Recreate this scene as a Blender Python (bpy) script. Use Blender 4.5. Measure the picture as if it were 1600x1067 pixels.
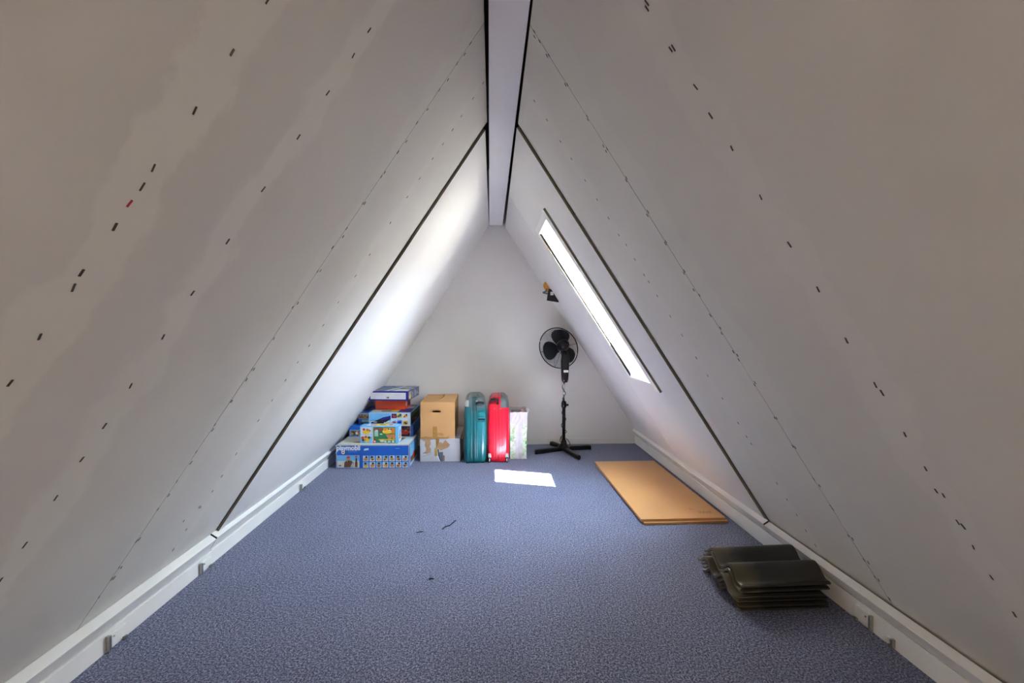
import bpy, bmesh, math, random
from mathutils import Vector, Matrix, Euler

random.seed(7)
scene = bpy.context.scene
COL = scene.collection
for o in list(bpy.data.objects):
    bpy.data.objects.remove(o, do_unlink=True)

# ------------------------------------------------------------------ camera
cam_data = bpy.data.cameras.new('camera')
cam_data.sensor_width = 36.0
cam_data.lens = 36.0 * 711.0 / 1600.0
cam_data.clip_start = 0.02
cam = bpy.data.objects.new('camera', cam_data)
COL.objects.link(cam)
cam.location = (0, 0, 1.2)
cam.rotation_euler = (math.radians(90 - 1.3294), 0, math.radians(-2.4155))
scene.camera = cam

# ------------------------------------------------------------------ sky, sun, exposure
world = bpy.data.worlds.new('sky')
scene.world = world
world.use_nodes = True
bg = world.node_tree.nodes['Background']
wnt = world.node_tree
wtc = wnt.nodes.new('ShaderNodeTexCoord')
wsep = wnt.nodes.new('ShaderNodeSeparateXYZ')
wnt.links.new(wtc.outputs['Generated'], wsep.inputs[0])
wrp = wnt.nodes.new('ShaderNodeValToRGB')       # roofs and trees up to a few degrees above the horizon, open sky above
we = wrp.color_ramp.elements
we[0].position = 0.56
we[0].color = (0.17, 0.16, 0.14, 1)
we[1].position = 1.0
we[1].color = (0.57, 0.77, 1.0, 1)
wx = we.new(0.66)
wx.color = (0.72, 0.85, 1.0, 1)
wadd = wnt.nodes.new('ShaderNodeMath')
wadd.operation = 'MULTIPLY_ADD'
wnt.links.new(wsep.outputs['Z'], wadd.inputs[0])
wadd.inputs[1].default_value = 0.5
wadd.inputs[2].default_value = 0.5
wnt.links.new(wadd.outputs[0], wrp.inputs['Fac'])
wnt.links.new(wrp.outputs['Color'], bg.inputs['Color'])
bg.inputs['Strength'].default_value = 40.0

SUN_DIR = Vector((-0.385, 0.31, -1.0)).normalized()
sd = bpy.data.lights.new('sun', 'SUN')
sd.energy = 330.0
sd.angle = math.radians(0.6)
sd.color = (1.0, 0.92, 0.82)
sun = bpy.data.objects.new('sun', sd)
COL.objects.link(sun)
sun.rotation_euler = SUN_DIR.to_track_quat('-Z', 'Y').to_euler()
sun.location = (3, 1, 6)

vs = scene.view_settings
vs.view_transform = 'Standard'
vs.look = 'None'
vs.gamma = 1.0
vs.use_curve_mapping = False
vs.exposure = 1.5
cy = scene.cycles
cy.max_bounces = 16
cy.diffuse_bounces = 12
cy.glossy_bounces = 6
cy.transparent_max_bounces = 16
cy.sample_clamp_indirect = 12.0
cy.blur_glossy = 0.0

# ------------------------------------------------------------------ materials
MATS = {}


def new_mat(name):
    m = bpy.data.materials.new(name)
    m.use_nodes = True
    nt = m.node_tree
    return m, nt, nt.nodes['Principled BSDF']


def lk(nt, a, b):
    nt.links.new(a, b)


def mat(name, col, rough=0.6, var=0.06, scale=8.0, bump=0.0, bscale=200.0, metal=0.0, coat=0.0, spec=0.5):
    """plain paint / plastic / card with a little mottling and fine relief"""
    if name in MATS:
        return MATS[name]
    m, nt, p = new_mat(name)
    tc = nt.nodes.new('ShaderNodeTexCoord')
    nz = nt.nodes.new('ShaderNodeTexNoise')
    nz.inputs['Scale'].default_value = scale
    nz.inputs['Detail'].default_value = 4
    lk(nt, tc.outputs['Object'], nz.inputs['Vector'])
    rp = nt.nodes.new('ShaderNodeValToRGB')
    lo = [max(0, c * (1 - var)) for c in col]
    hi = [min(1, c * (1 + var)) for c in col]
    rp.color_ramp.elements[0].position = 0.3
    rp.color_ramp.elements[0].color = (*lo, 1)
    rp.color_ramp.elements[1].position = 0.7
    rp.color_ramp.elements[1].color = (*hi, 1)
    lk(nt, nz.outputs['Fac'], rp.inputs['Fac'])
    lk(nt, rp.outputs['Color'], p.inputs['Base Color'])
    p.inputs['Roughness'].default_value = rough
    p.inputs['Metallic'].default_value = metal
    p.inputs['Coat Weight'].default_value = coat
    p.inputs['Specular IOR Level'].default_value = spec
    if bump > 0:
        n2 = nt.nodes.new('ShaderNodeTexNoise')
        n2.inputs['Scale'].default_value = bscale
        lk(nt, tc.outputs['Object'], n2.inputs['Vector'])
        b = nt.nodes.new('ShaderNodeBump')
        b.inputs['Strength'].default_value = bump
        b.inputs['Distance'].default_value = 0.002
        lk(nt, n2.outputs['Fac'], b.inputs['Height'])
        lk(nt, b.outputs['Normal'], p.inputs['Normal'])
    MATS[name] = m
    return m


def slope_mat(name, rows, base, filler):
    """painted plasterboard: bands of smoother, lighter filler along the rows of staples"""
    m, nt, p = new_mat(name)
    geo = nt.nodes.new('ShaderNodeNewGeometry')
    sep = nt.nodes.new('ShaderNodeSeparateXYZ')
    lk(nt, geo.outputs['Position'], sep.inputs[0])
    nz = nt.nodes.new('ShaderNodeTexNoise')
    nz.inputs['Scale'].default_value = 5.0
    nz.inputs['Detail'].default_value = 5
    nz.inputs['Roughness'].default_value = 0.6
    lk(nt, geo.outputs['Position'], nz.inputs['Vector'])
    mr = nt.nodes.new('ShaderNodeMath')
    mr.operation = 'MULTIPLY_ADD'
    lk(nt, nz.outputs['Fac'], mr.inputs[0])
    mr.inputs[1].default_value = 0.22
    lk(nt, sep.outputs['Y'], mr.inputs[2])
    dv = nt.nodes.new('ShaderNodeMath')
    dv.operation = 'DIVIDE'
    lk(nt, mr.outputs[0], dv.inputs[0])
    dv.inputs[1].default_value = 5.0
    rp = nt.nodes.new('ShaderNodeValToRGB')
    els = rp.color_ramp.elements
    els[0].position = 0.0
    els[0].color = (0, 0, 0, 1)
    els[1].position = 1.0
    els[1].color = (0, 0, 0, 1)
    for y, hw, a in rows:
        yy = y + 0.11
        for q, v in ((yy - hw - .012, 0), (yy - hw, a), (yy + hw, a), (yy + hw + .012, 0)):
            e = els.new(q / 5.0)
            e.color = (v, v, v, 1)
    lk(nt, dv.outputs[0], rp.inputs['Fac'])
    n3 = nt.nodes.new('ShaderNodeTexNoise')
    n3.inputs['Scale'].default_value = 2.2
    n3.inputs['Detail'].default_value = 3
    lk(nt, geo.outputs['Position'], n3.inputs['Vector'])
    r3 = nt.nodes.new('ShaderNodeValToRGB')
    r3.color_ramp.elements[0].position = 0.35
    r3.color_ramp.elements[0].color = (*[c * 0.97 for c in base], 1)
    r3.color_ramp.elements[1].position = 0.65
    r3.color_ramp.elements[1].color = (*[min(1, c * 1.03) for c in base], 1)
    lk(nt, n3.outputs['Fac'], r3.inputs['Fac'])
    mx = nt.nodes.new('ShaderNodeMixRGB')
    lk(nt, rp.outputs['Color'], mx.inputs['Fac'])
    lk(nt, r3.outputs['Color'], mx.inputs['Color1'])
    mx.inputs['Color2'].default_value = (*filler, 1)
    lk(nt, mx.outputs['Color'], p.inputs['Base Color'])
    p.inputs['Roughness'].default_value = 0.75
    p.inputs['Specular IOR Level'].default_value = 0.3
    n4 = nt.nodes.new('ShaderNodeTexNoise')
    n4.inputs['Scale'].default_value = 160
    lk(nt, geo.outputs['Position'], n4.inputs['Vector'])
    b = nt.nodes.new('ShaderNodeBump')
    b.inputs['Strength'].default_value = 0.05
    b.inputs['Distance'].default_value = 0.002
    lk(nt, n4.outputs['Fac'], b.inputs['Height'])
    lk(nt, b.outputs['Normal'], p.inputs['Normal'])
    return m


M_LEFT = slope_mat('painted_plasterboard_a', [(.82, .055, .9), (1.12, .05, .9), (1.67, .05, .35), (2.06, .03, .4)],
                   (.67, .64, .585), (.74, .715, .645))
M_RIGHT = slope_mat('painted_plasterboard_b', [(1.066, .05, .45), (1.6, .08, .3), (2.03, .03, .25)],
                    (.67, .64, .585), (.74, .715, .645))
M_FAR = mat('white_wall_paint', (.74, .72, .69), .75, .015, 3, .05, 160, spec=.3)
M_WALL = mat('gable_paint', (.68, .66, .635), .75, .02, 3, .06, 160, spec=.3)
M_BEAM = mat('beam_paint', (.86, .85, .86), .5, .015, 2, .03, 120)
M_TRIM = mat('gloss_trim_paint', (.84, .82, .77), .35, .02, 6, .03, 60)
M_REVEAL = mat('gloss_lining', (.84, .81, .75), .3, .01, 4)
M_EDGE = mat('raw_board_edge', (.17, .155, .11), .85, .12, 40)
M_GAP_SHADE = mat('gap_shade', (.03, .026, .02), .9, .2, 60)  # near-black colour standing in for shade in the batten gap
M_STAPLE = mat('rusty_staple', (.035, .028, .02), .6, .3, 300)
M_RED = mat('red_ink', (.45, .02, .03), .6, .1, 80)
M_DECK = mat('roof_timber', (.10, .075, .05), .9, .2, 5)
M_STEEL = mat('steel', (.42, .41, .38), .35, .08, 60, metal=.9)
M_BLACK = mat('black_plastic', (.003, .003, .004), .35, .1, 30, spec=.25)
M_CHROME = mat('chrome', (.62, .62, .63), .15, .03, 30, metal=1.0)
M_WHITE = mat('white_print', (.82, .82, .82), .5, .02, 30)


def carpet_mat():
    m, nt, p = new_mat('blue_grey_carpet')
    geo = nt.nodes.new('ShaderNodeNewGeometry')
    n1 = nt.nodes.new('ShaderNodeTexNoise')
    n1.inputs['Scale'].default_value = 170
    n1.inputs['Detail'].default_value = 3
    n1.inputs['Roughness'].default_value = 0.75
    lk(nt, geo.outputs['Position'], n1.inputs['Vector'])
    r1 = nt.nodes.new('ShaderNodeValToRGB')
    e = r1.color_ramp.elements
    e[0].position = 0.42
    e[0].color = (.022, .025, .044, 1)
    e[1].position = 0.585
    e[1].color = (.36, .38, .52, 1)
    x = e.new(0.5)
    x.color = (.115, .125, .20, 1)
    n5 = nt.nodes.new('ShaderNodeTexNoise')
    n5.inputs['Scale'].default_value = 100
    n5.inputs['Detail'].default_value = 4
    n5.inputs['Roughness'].default_value = 0.8
    lk(nt, geo.outputs['Position'], n5.inputs['Vector'])
    m5 = nt.nodes.new('ShaderNodeMixRGB')
    m5.inputs['Fac'].default_value = 0.38
    lk(nt, n1.outputs['Fac'], m5.inputs['Color1'])
    lk(nt, n5.outputs['Fac'], m5.inputs['Color2'])
    lk(nt, m5.outputs['Color'], r1.inputs['Fac'])
    n2 = nt.nodes.new('ShaderNodeTexNoise')
    n2.inputs['Scale'].default_value = 3.5
    n2.inputs['Detail'].default_value = 4
    lk(nt, geo.outputs['Position'], n2.inputs['Vector'])
    r2 = nt.nodes.new('ShaderNodeValToRGB')
    r2.color_ramp.elements[0].position = .3
    r2.color_ramp.elements[0].color = (.90, .90, .90, 1)
    r2.color_ramp.elements[1].position = .7
    r2.color_ramp.elements[1].color = (1, 1, 1, 1)
    lk(nt, n2.outputs['Fac'], r2.inputs['Fac'])
    mx = nt.nodes.new('ShaderNodeMixRGB')
    mx.blend_type = 'MULTIPLY'
    mx.inputs['Fac'].default_value = 1
    lk(nt, r1.outputs['Color'], mx.inputs['Color1'])
    lk(nt, r2.outputs['Color'], mx.inputs['Color2'])
    lk(nt, mx.outputs['Color'], p.inputs['Base Color'])
    p.inputs['Roughness'].default_value = 0.95
    p.inputs['Specular IOR Level'].default_value = 0.1
    p.inputs['Sheen Weight'].default_value = 0.15
    b = nt.nodes.new('ShaderNodeBump')
    b.inputs['Strength'].default_value = 0.3
    b.inputs['Distance'].default_value = 0.003
    lk(nt, n1.outputs['Fac'], b.inputs['Height'])
    lk(nt, b.outputs['Normal'], p.inputs['Normal'])
    return m


def glass_mat():
    m = bpy.data.materials.new('window_glass')
    m.use_nodes = True
    nt = m.node_tree
    nt.nodes.remove(nt.nodes['Principled BSDF'])
    out = nt.nodes['Material Output']
    t = nt.nodes.new('ShaderNodeBsdfTransparent')
    t.inputs['Color'].default_value = (.97, .985, .98, 1)
    g = nt.nodes.new('ShaderNodeBsdfGlossy')
    g.inputs['Roughness'].default_value = 0.02
    mx = nt.nodes.new('ShaderNodeMixShader')
    mx.inputs['Fac'].default_value = 0.06
    lk(nt, t.outputs[0], mx.inputs[1])
    lk(nt, g.outputs[0], mx.inputs[2])
    lk(nt, mx.outputs[0], out.inputs['Surface'])
    return m


M_CARPET = carpet_mat()
M_GLASS = glass_mat()


# ------------------------------------------------------------------ mesh helpers
def link(o, parent=None):
    COL.objects.link(o)
    if parent is not None:
        o.parent = parent
    return o


def empty(name, loc=(0, 0, 0), rz=0.0, parent=None):
    o = bpy.data.objects.new(name, None)
    o.empty_display_size = 0.05
    o.location = loc
    o.rotation_euler = (0, 0, rz)
    return link(o, parent)


def tag(o, label=None, category=None, group=None, kind=None):
    if label:
        o['label'] = label
    if category:
        o['category'] = category
    if group:
        o['group'] = group
    if kind:
        o['kind'] = kind
    return o


def from_bm(name, bm, material, parent=None, smooth=False, loc=None):
    me = bpy.data.meshes.new(name)
    bmesh.ops.recalc_face_normals(bm, faces=bm.faces[:])
    bm.to_mesh(me)
    bm.free()
    mats = material if isinstance(material, (list, tuple)) else [material]
    for mm in mats:
        me.materials.append(mm)
    if smooth:
        for f in me.polygons:
            f.use_smooth = True
    o = bpy.data.objects.new(name, me)
    if loc is not None:
        o.location = loc
    return link(o, parent)


def from_data(name, verts, faces, material, parent=None, smooth=False, midx=None, recalc=True):
    me = bpy.data.meshes.new(name)
    me.from_pydata([tuple(v) for v in verts], [], faces)
    mats = material if isinstance(material, (list, tuple)) else [material]
    for mm in mats:
        me.materials.append(mm)
    if midx:
        for f, i in zip(me.polygons, midx):
            f.material_index = i
    if recalc:
        bm = bmesh.new()
        bm.from_mesh(me)
        bmesh.ops.recalc_face_normals(bm, faces=bm.faces[:])
        bm.to_mesh(me)
        bm.free()
    if smooth:
        for f in me.polygons:
            f.use_smooth = True
    o = bpy.data.objects.new(name, me)
    return link(o, parent)


def box(name, a, b, material, parent=None, bev=0.0, seg=2):
    """axis aligned box from corner a to corner b"""
    bm = bmesh.new()
    bmesh.ops.create_cube(bm, size=1)
    c = [(a[i] + b[i]) / 2 for i in range(3)]
    s = [abs(b[i] - a[i]) for i in range(3)]
    for v in bm.verts:
        v.co = Vector([v.co[i] * s[i] + c[i] for i in range(3)])
    if bev > 0:
        bmesh.ops.bevel(bm, geom=bm.edges[:], offset=bev, segments=seg, profile=0.5, affect='EDGES')
    return from_bm(name, bm, material, parent, smooth=False)


def prism_y(name, prof, y0, y1, material, parent=None, bev=0.0, y0s=None):
    """profile of (x,z) points swept from y0 to y1"""
    bm = bmesh.new()
    va = [bm.verts.new((x, y0, z)) for x, z in prof]
    vb = [bm.verts.new((x, y1, z)) for x, z in prof]
    n = len(prof)
    bm.faces.new(va)
    bm.faces.new(vb[::-1])
    for i in range(n):
        bm.faces.new((va[i], va[(i + 1) % n], vb[(i + 1) % n], vb[i]))
    if bev > 0:
        bmesh.ops.bevel(bm, geom=bm.edges[:], offset=bev, segments=2, profile=0.5, affect='EDGES')
    return from_bm(name, bm, material, parent)


def loft(name, rings, material, parent=None, smooth=True, cap=True, closed=True, midx=None):
    verts, faces = [], []
    n = len(rings[0])
    for r in rings:
        verts += [tuple(p) for p in r]
    for k in range(len(rings) - 1):
        for i in range(n if closed else n - 1):
            j = (i + 1) % n
            faces.append((k * n + i, k * n + j, (k + 1) * n + j, (k + 1) * n + i))
    if cap:
        faces.append(tuple(range(n)))
        faces.append(tuple(range((len(rings) - 1) * n, len(rings) * n))[::-1])
    return from_data(name, verts, faces, material, parent, smooth)


def tube(name, pts, r, material, parent=None, n=8, closed=False):
    """tube along a polyline with radius r (number or list)"""
    pts = [Vector(p) for p in pts]
    rings = []
    N = len(pts)
    ref = Vector((0, 0, 1))
    for i, p in enumerate(pts):
        if closed:
            d = pts[(i + 1) % N] - pts[i - 1]
        else:
            d = pts[min(i + 1, N - 1)] - pts[max(i - 1, 0)]
        d.normalize()
        a = d.cross(ref)
        if a.length < 1e-3:
            a = d.cross(Vector((1, 0, 0)))
        a.normalize()
        b = d.cross(a)
        ref = b if b.z > -2 else ref
        ref = a.cross(d)
        rr = r[i] if isinstance(r, (list, tuple)) else r
        rings.append([p + a * (rr * math.cos(2 * math.pi * k / n)) + b * (rr * math.sin(2 * math.pi * k / n)) for k in range(n)])
    if closed:
        rings.append(rings[0])
    return loft(name, rings, material, parent, True, not closed)


def tubes_bm(bm, pts, r, n=5, closed=False):
    pts = [Vector(p) for p in pts]
    N = len(pts)
    rings = []
    for i, p in enumerate(pts):
        d = (pts[(i + 1) % N] - pts[i - 1]) if closed else (pts[min(i + 1, N - 1)] - pts[max(i - 1, 0)])
        d.normalize()
        ref = Vector((0, 0, 1)) if abs(d.z) < .9 else Vector((1, 0, 0))
        a = d.cross(ref).normalized()
        b = d.cross(a)
        rings.append([bm.verts.new(p + a * (r * math.cos(2 * math.pi * k / n)) + b * (r * math.sin(2 * math.pi * k / n))) for k in range(n)])
    m = N if closed else N - 1
    for i in range(m):
        A, B = rings[i], rings[(i + 1) % N]
        for k in range(n):
            bm.faces.new((A[k], A[(k + 1) % n], B[(k + 1) % n], B[k]))


def rrect(w, d, r, n=6, cx=0.0, cy=0.0):
    """rounded rectangle ring in plan, half sizes w,d"""
    r = min(r, w * .999, d * .999)
    pts = []
    for (sx, sy, a0) in ((1, 1, 0), (-1, 1, 90), (-1, -1, 180), (1, -1, 270)):
        for k in range(n + 1):
            a = math.radians(a0 + 90 * k / n)
            pts.append((cx + sx * (w - r) + r * math.cos(a), cy + sy * (d - r) + r * math.sin(a)))
    return pts


# ------------------------------------------------------------------ the room's slopes
TH = math.radians(57.0)
SN, CS = math.sin(TH), math.cos(TH)
T = 0.015
NORM = {'left': Vector((SN, 0, -CS)), 'right': Vector((-SN, 0, -CS))}
DIRU = {'left': Vector((CS, 0, SN)), 'right': Vector((-CS, 0, SN))}
P0 = {'left': Vector((-.04 - 2.30 * CS / SN, 0, 0)), 'right': Vector((.114 + 2.30 * CS / SN, 0, 0))}


def on_slope(side, s, y, depth=0.0):
    """s metres up the slope, y along the room, depth outward from the far boards' face"""
    # s is measured so that z = s*SN on the far plane shifted straight out along the normal
    n = NORM[side]
    base = P0[side] - n * depth
    base = base - DIRU[side] * (base.z / SN)
    v = base + DIRU[side] * s
    v.y = y
    return v


def slab(name, side, poly, d0, d1, material, parent=None):
    """polygon of (s,y) corners, solid between the two depths"""
    n = len(poly)
    va = [on_slope(side, s, y, d0) for s, y in poly]
    vb = [on_slope(side, s, y, d0) - NORM[side] * (d1 - d0) for s, y in poly]
    faces = [tuple(range(n)), tuple(range(2 * n - 1, n - 1, -1))]
    for i in range(n):
        j = (i + 1) % n
        faces.append((i, j, n + j, n + i))
    return va + vb, faces


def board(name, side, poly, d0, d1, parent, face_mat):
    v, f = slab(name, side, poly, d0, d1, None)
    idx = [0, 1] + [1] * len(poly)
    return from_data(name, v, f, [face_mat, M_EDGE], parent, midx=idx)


LEFT = {
'A': [(2.012,0.828),(1.891,0.829),(1.768,0.822),(2.123,0.831),(1.73,0.824),(1.646,0.822),(1.55,0.816),(1.52,0.819),(1.419,0.816),(1.324,0.817)],
'B': [(2.3,1.134),(2.228,1.136),(2.117,1.132),(1.989,1.13),(1.837,1.126),(1.686,1.121),(1.538,1.116),(1.414,1.113),(1.276,1.111),(1.163,1.111),(1.07,1.108),(0.963,1.105),(0.832,1.104),(0.737,1.1)],
'J': [(2.699,1.713),(2.658,1.723),(2.608,1.71),(2.544,1.722),(2.488,1.705),(2.407,1.713),(2.34,1.699),(2.264,1.71),(2.212,1.699),(2.123,1.699),(2.103,1.693),(1.983,1.685),(1.988,1.699),(1.875,1.685),(1.843,1.7),(1.79,1.673),(1.687,1.677),(1.694,1.696),(1.551,1.684),(1.532,1.665),(1.398,1.677),(1.268,1.663),(1.266,1.678),(1.222,1.672),(1.132,1.658),(1.13,1.668),(1.033,1.655),(1.009,1.664),(0.92,1.648),(0.87,1.661),(0.797,1.646),(0.735,1.653),(0.682,1.64),(0.551,1.636),(0.553,1.648),(0.443,1.633),(0.432,1.65),(0.395,1.633),(0.39,1.647),(0.323,1.628)],
'C': [(2.77,2.091),(2.686,2.09),(2.59,2.089),(2.516,2.09),(2.437,2.086),(2.354,2.076),(2.247,2.076),(2.147,2.072),(2.008,2.071),(1.838,2.071),(1.724,2.067),(1.584,2.065),(1.461,2.064),(1.353,2.055),(1.266,2.047),(1.172,2.041),(1.067,2.037),(0.963,2.03),(0.791,2.025),(0.675,2.026),(0.594,2.031),(0.528,1.997),(0.519,2.013),(0.403,2.016),(0.298,2.017),(0.488,1.931)],
}
RIGHT = {
'A': [(2.332,1.052),(2.325,1.062),(2.218,1.066),(2.214,1.055),(2.112,1.06),(2.038,1.068),(1.946,1.064),(1.811,1.067),(1.678,1.068),(1.55,1.064),(1.403,1.073),(1.274,1.068),(1.252,1.062),(1.128,1.07),(1.026,1.071),(0.955,1.081),(0.948,1.066),(0.864,1.073),(0.856,1.064),(0.789,1.072),(0.696,1.073),(0.583,1.072)],
'J': [(2.71,1.651),(2.705,1.673),(2.674,1.656),(2.622,1.669),(2.613,1.653),(2.498,1.666),(2.49,1.652),(2.357,1.652),(2.348,1.662),(2.239,1.668),(2.22,1.655),(2.219,1.673),(2.093,1.645),(2.087,1.66),(1.948,1.643),(1.939,1.665),(1.821,1.65),(1.815,1.662),(1.694,1.649),(1.686,1.662),(1.613,1.667),(1.588,1.648),(1.5,1.661),(1.444,1.646),(1.42,1.661),(1.338,1.66),(1.324,1.645),(1.302,1.658),(1.203,1.642),(1.191,1.656),(1.042,1.659),(1.043,1.647),(0.914,1.657),(0.912,1.645),(0.764,1.654),(0.741,1.64),(0.643,1.654),(0.629,1.652),(0.502,1.659),(0.496,1.643),(0.392,1.655),(0.391,1.636),(0.314,1.654),(0.307,1.641),(0.215,1.647)],
'C': [(2.645,2.033),(2.543,2.027),(2.432,2.026),(2.342,2.026),(2.229,2.025),(2.13,2.026),(2.033,2.029),(1.945,2.033),(1.889,2.019),(1.814,2.025),(1.732,2.032),(1.695,2.028),(1.62,2.032),(1.51,2.029),(1.408,2.032),(1.285,2.032),(1.188,2.03),(1.064,2.025),(0.93,2.023),(0.855,2.024),(0.815,2.023),(0.6,2.014),(0.509,2.015),(0.424,2.015),(0.332,2.022),(0.249,2.021)],
}

YB, YF = -1.9, 4.775       # back and far gable
WIN_Y = (2.935, 3.437)
WIN_S = (.852 / SN, 1.93 / SN)

# --- floor
fl = box('floor', (-2.1, YB - .1, -.06), (2.15, YF + .1, 0), M_CARPET)
tag(fl, kind='structure')

# --- left slope
WL = tag(empty('wall_left'), 'white plasterboard slope on the left with rows of dark staples', kind='structure')
JL = lambda s: 1.625 + (s - .2) * (1.713 - 1.625) / 2.5
SL = lambda s: 2.422 + (s - .2) * (2.525 - 2.422) / 2.6
lo, hn, hf = .03, 2.793, 2.743
pl1 = board('plasterboard', 'left', [(lo, YB), (hn, YB), (hn, JL(hn) - .0012), (lo, JL(lo) - .0012)], T, T + .0125, WL, M_LEFT)
pl2 = board('plasterboard', 'left', [(lo, JL(lo) + .0012), (hn, JL(hn) + .0012), (hn, SL(hn) - .007), (lo, SL(lo) - .007)], T, T + .0125, WL, M_LEFT)
pl3 = board('plasterboard', 'left', [(lo, SL(lo)), (hf, SL(hf)), (hf, YF), (lo, YF)], 0, .0125, WL, M_FAR)

# --- right slope
WR = tag(empty('wall_right'), 'white plasterboard slope on the right with skylight and staple rows', kind='structure')
hn2, hf2 = 2.738, 2.716
JR, SR = 1.654, 2.436
pr1 = board('plasterboard', 'right', [(lo, YB), (hn2, YB), (hn2, JR - .0012), (lo, JR - .0012)], T, T + .0125, WR, M_RIGHT)
pr2 = board('plasterboard', 'right', [(lo, JR + .0012), (hn2, JR + .0012), (hn2, SR - .006), (lo, SR - .006)], T, T + .0125, WR, M_RIGHT)


def board_with_hole(name, side, s0, s1, y0, y1, hs, hy, d0, d1, parent, m):
    out = [(s0, y0), (s1, y0), (s1, y1), (s0, y1)]
    inn = [(hs[0], hy[0]), (hs[1], hy[0]), (hs[1], hy[1]), (hs[0], hy[1])]
    v = []
    for dd in (d0, d1):
        for q in out + inn:
            v.append(on_slope(side, q[0], q[1], d0) - NORM[side] * (dd - d0))
    f, mi = [], []
    for i in range(4):
        j = (i + 1) % 4
        f.append((i, j, 4 + j, 4 + i)); mi.append(0)
        f.append((8 + i, 12 + i, 12 + j, 8 + j)); mi.append(1)
        f.append((i, 8 + i, 8 + j, j)); mi.append(1)
        f.append((4 + i, 4 + j, 12 + j, 12 + i)); mi.append(0)
    return from_data(name, v, f, [m, M_EDGE], parent, midx=mi)


pr3 = board_with_hole('plasterboard', 'right', lo, hf2, SR, 3.649, WIN_S, WIN_Y, 0, .0125, WR, M_FAR)
pr4 = board('plasterboard', 'right', [(lo, 3.6505), (hf2, 3.6505), (hf2, YF), (lo, YF)], 0, .0125, WR, M_FAR)

# --- staples (shared mesh, one object each, on the board they hold)
smesh = {}
for side in ('left', 'right'):
    for kind, mm in (('wide', M_STAPLE), ('red', M_RED)):
        bm = bmesh.new()
        bmesh.ops.create_cube(bm, size=1)
        for v in bm.verts:
            v.co = Vector((v.co.x * .0165, v.co.y * .0050, v.co.z * .0016))
        bmesh.ops.bevel(bm, geom=bm.edges[:], offset=.0007, segments=1, affect='EDGES')
        me = bpy.data.meshes.new('staple')
        bm.to_mesh(me)
        bm.free()
        me.materials.append(mm)
        smesh[kind] = me


def staple(side, s, y, parent, kind='wide', k=1.0):
    o = bpy.data.objects.new('staple', smesh[kind])
    n, u = NORM[side], DIRU[side]
    rot = Matrix((u, Vector((0, 1, 0)), n)).transposed().to_4x4()
    a = random.uniform(-.22, .22)
    rot = rot @ Matrix.Rotation(a, 4, 'Z') @ Matrix.Diagonal((k * random.uniform(.85, 1.15), random.uniform(.75, 1.2), 1, 1))
    o.matrix_local = Matrix.Translation(on_slope(side, s, y, T) + n * .0004) @ rot
    link(o, parent)


for key, lst in LEFT.items():
    for s, y in lst:
        staple('left', s, y, pl1 if (key in 'AB' or (key == 'J' and y < JL(s))) else pl2, k=.95 if key in 'AB' else .8)
staple('left', 1.694, .821, pl1, 'red', .9)
for key, lst in RIGHT.items():
    for s, y in lst:
        staple('right', s, y, pr1 if (key == 'A' or (key == 'J' and y < JR)) else pr2, k=.95 if key == 'A' else .8)

# --- ridge beam (slightly out of line with the room)
BL = lambda y: -.013 - .0071 * (y - 1.54)
vb = []
for y in (YB, YF):
    for x, z in ((BL(y), 2.30), (BL(y) + .139, 2.30), (BL(y) + .139, 2.62), (BL(y), 2.62)):
        vb.append((x, y, z))
bm = bmesh.new()
vv = [bm.verts.new(v) for v in vb]
for f in ((0, 1, 2, 3), (7, 6, 5, 4), (0, 4, 5, 1), (1, 5, 6, 2), (2, 6, 7, 3), (3, 7, 4, 0)):
    bm.faces.new([vv[i] for i in f])
bmesh.ops.bevel(bm, geom=bm.edges[:], offset=.004, segments=2, affect='EDGES')
tag(from_bm('trim_1', bm, M_BEAM), 'white painted ridge beam running along the top of the attic', kind='structure')

# --- gables
for nm, ya, yb2, lab in (('wall_far', YF, YF + .1, 'plain white gable wall behind the boxes and the fan'),
                         ('wall_back', YB - .1, YB, 'plain gable wall behind the viewer')):
    tag(prism_y(nm, [(-2.2, -.05), (2.27, -.05), (.037, 3.2)], ya, yb2, M_WALL), lab, kind='structure')
tag(box('baseboard_far', (-1.5, YF - .007, 0), (1.515, YF + .01, .062), M_WALL, bev=.002), kind='structure')

# --- roof deck outside the boards, with the hole for the skylight
RD = tag(empty('roof_deck'), 'dark timber roof deck outside the boards', kind='structure')
v, f = slab('x', 'left', [(-.3, YB - .1), (3.75, YB - .1), (3.75, YF + .1), (-.3, YF + .1)], .32, .36, None)
from_data('deck', v, f, M_DECK, RD)
GS = (1.403 / SN, 1.93 / SN)
for a, b, c, d in ((-.3, GS[0], YB - .1, YF + .1), (GS[1], 3.75, YB - .1, YF + .1), (GS[0], GS[1], YB - .1, WIN_Y[0]), (GS[0], GS[1], WIN_Y[1], YF + .1)):
    v, f = slab('x', 'right', [(a, c), (b, c), (b, d), (a, d)], .315, .36, None)
    from_data('deck', v, f, M_DECK, RD)

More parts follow.
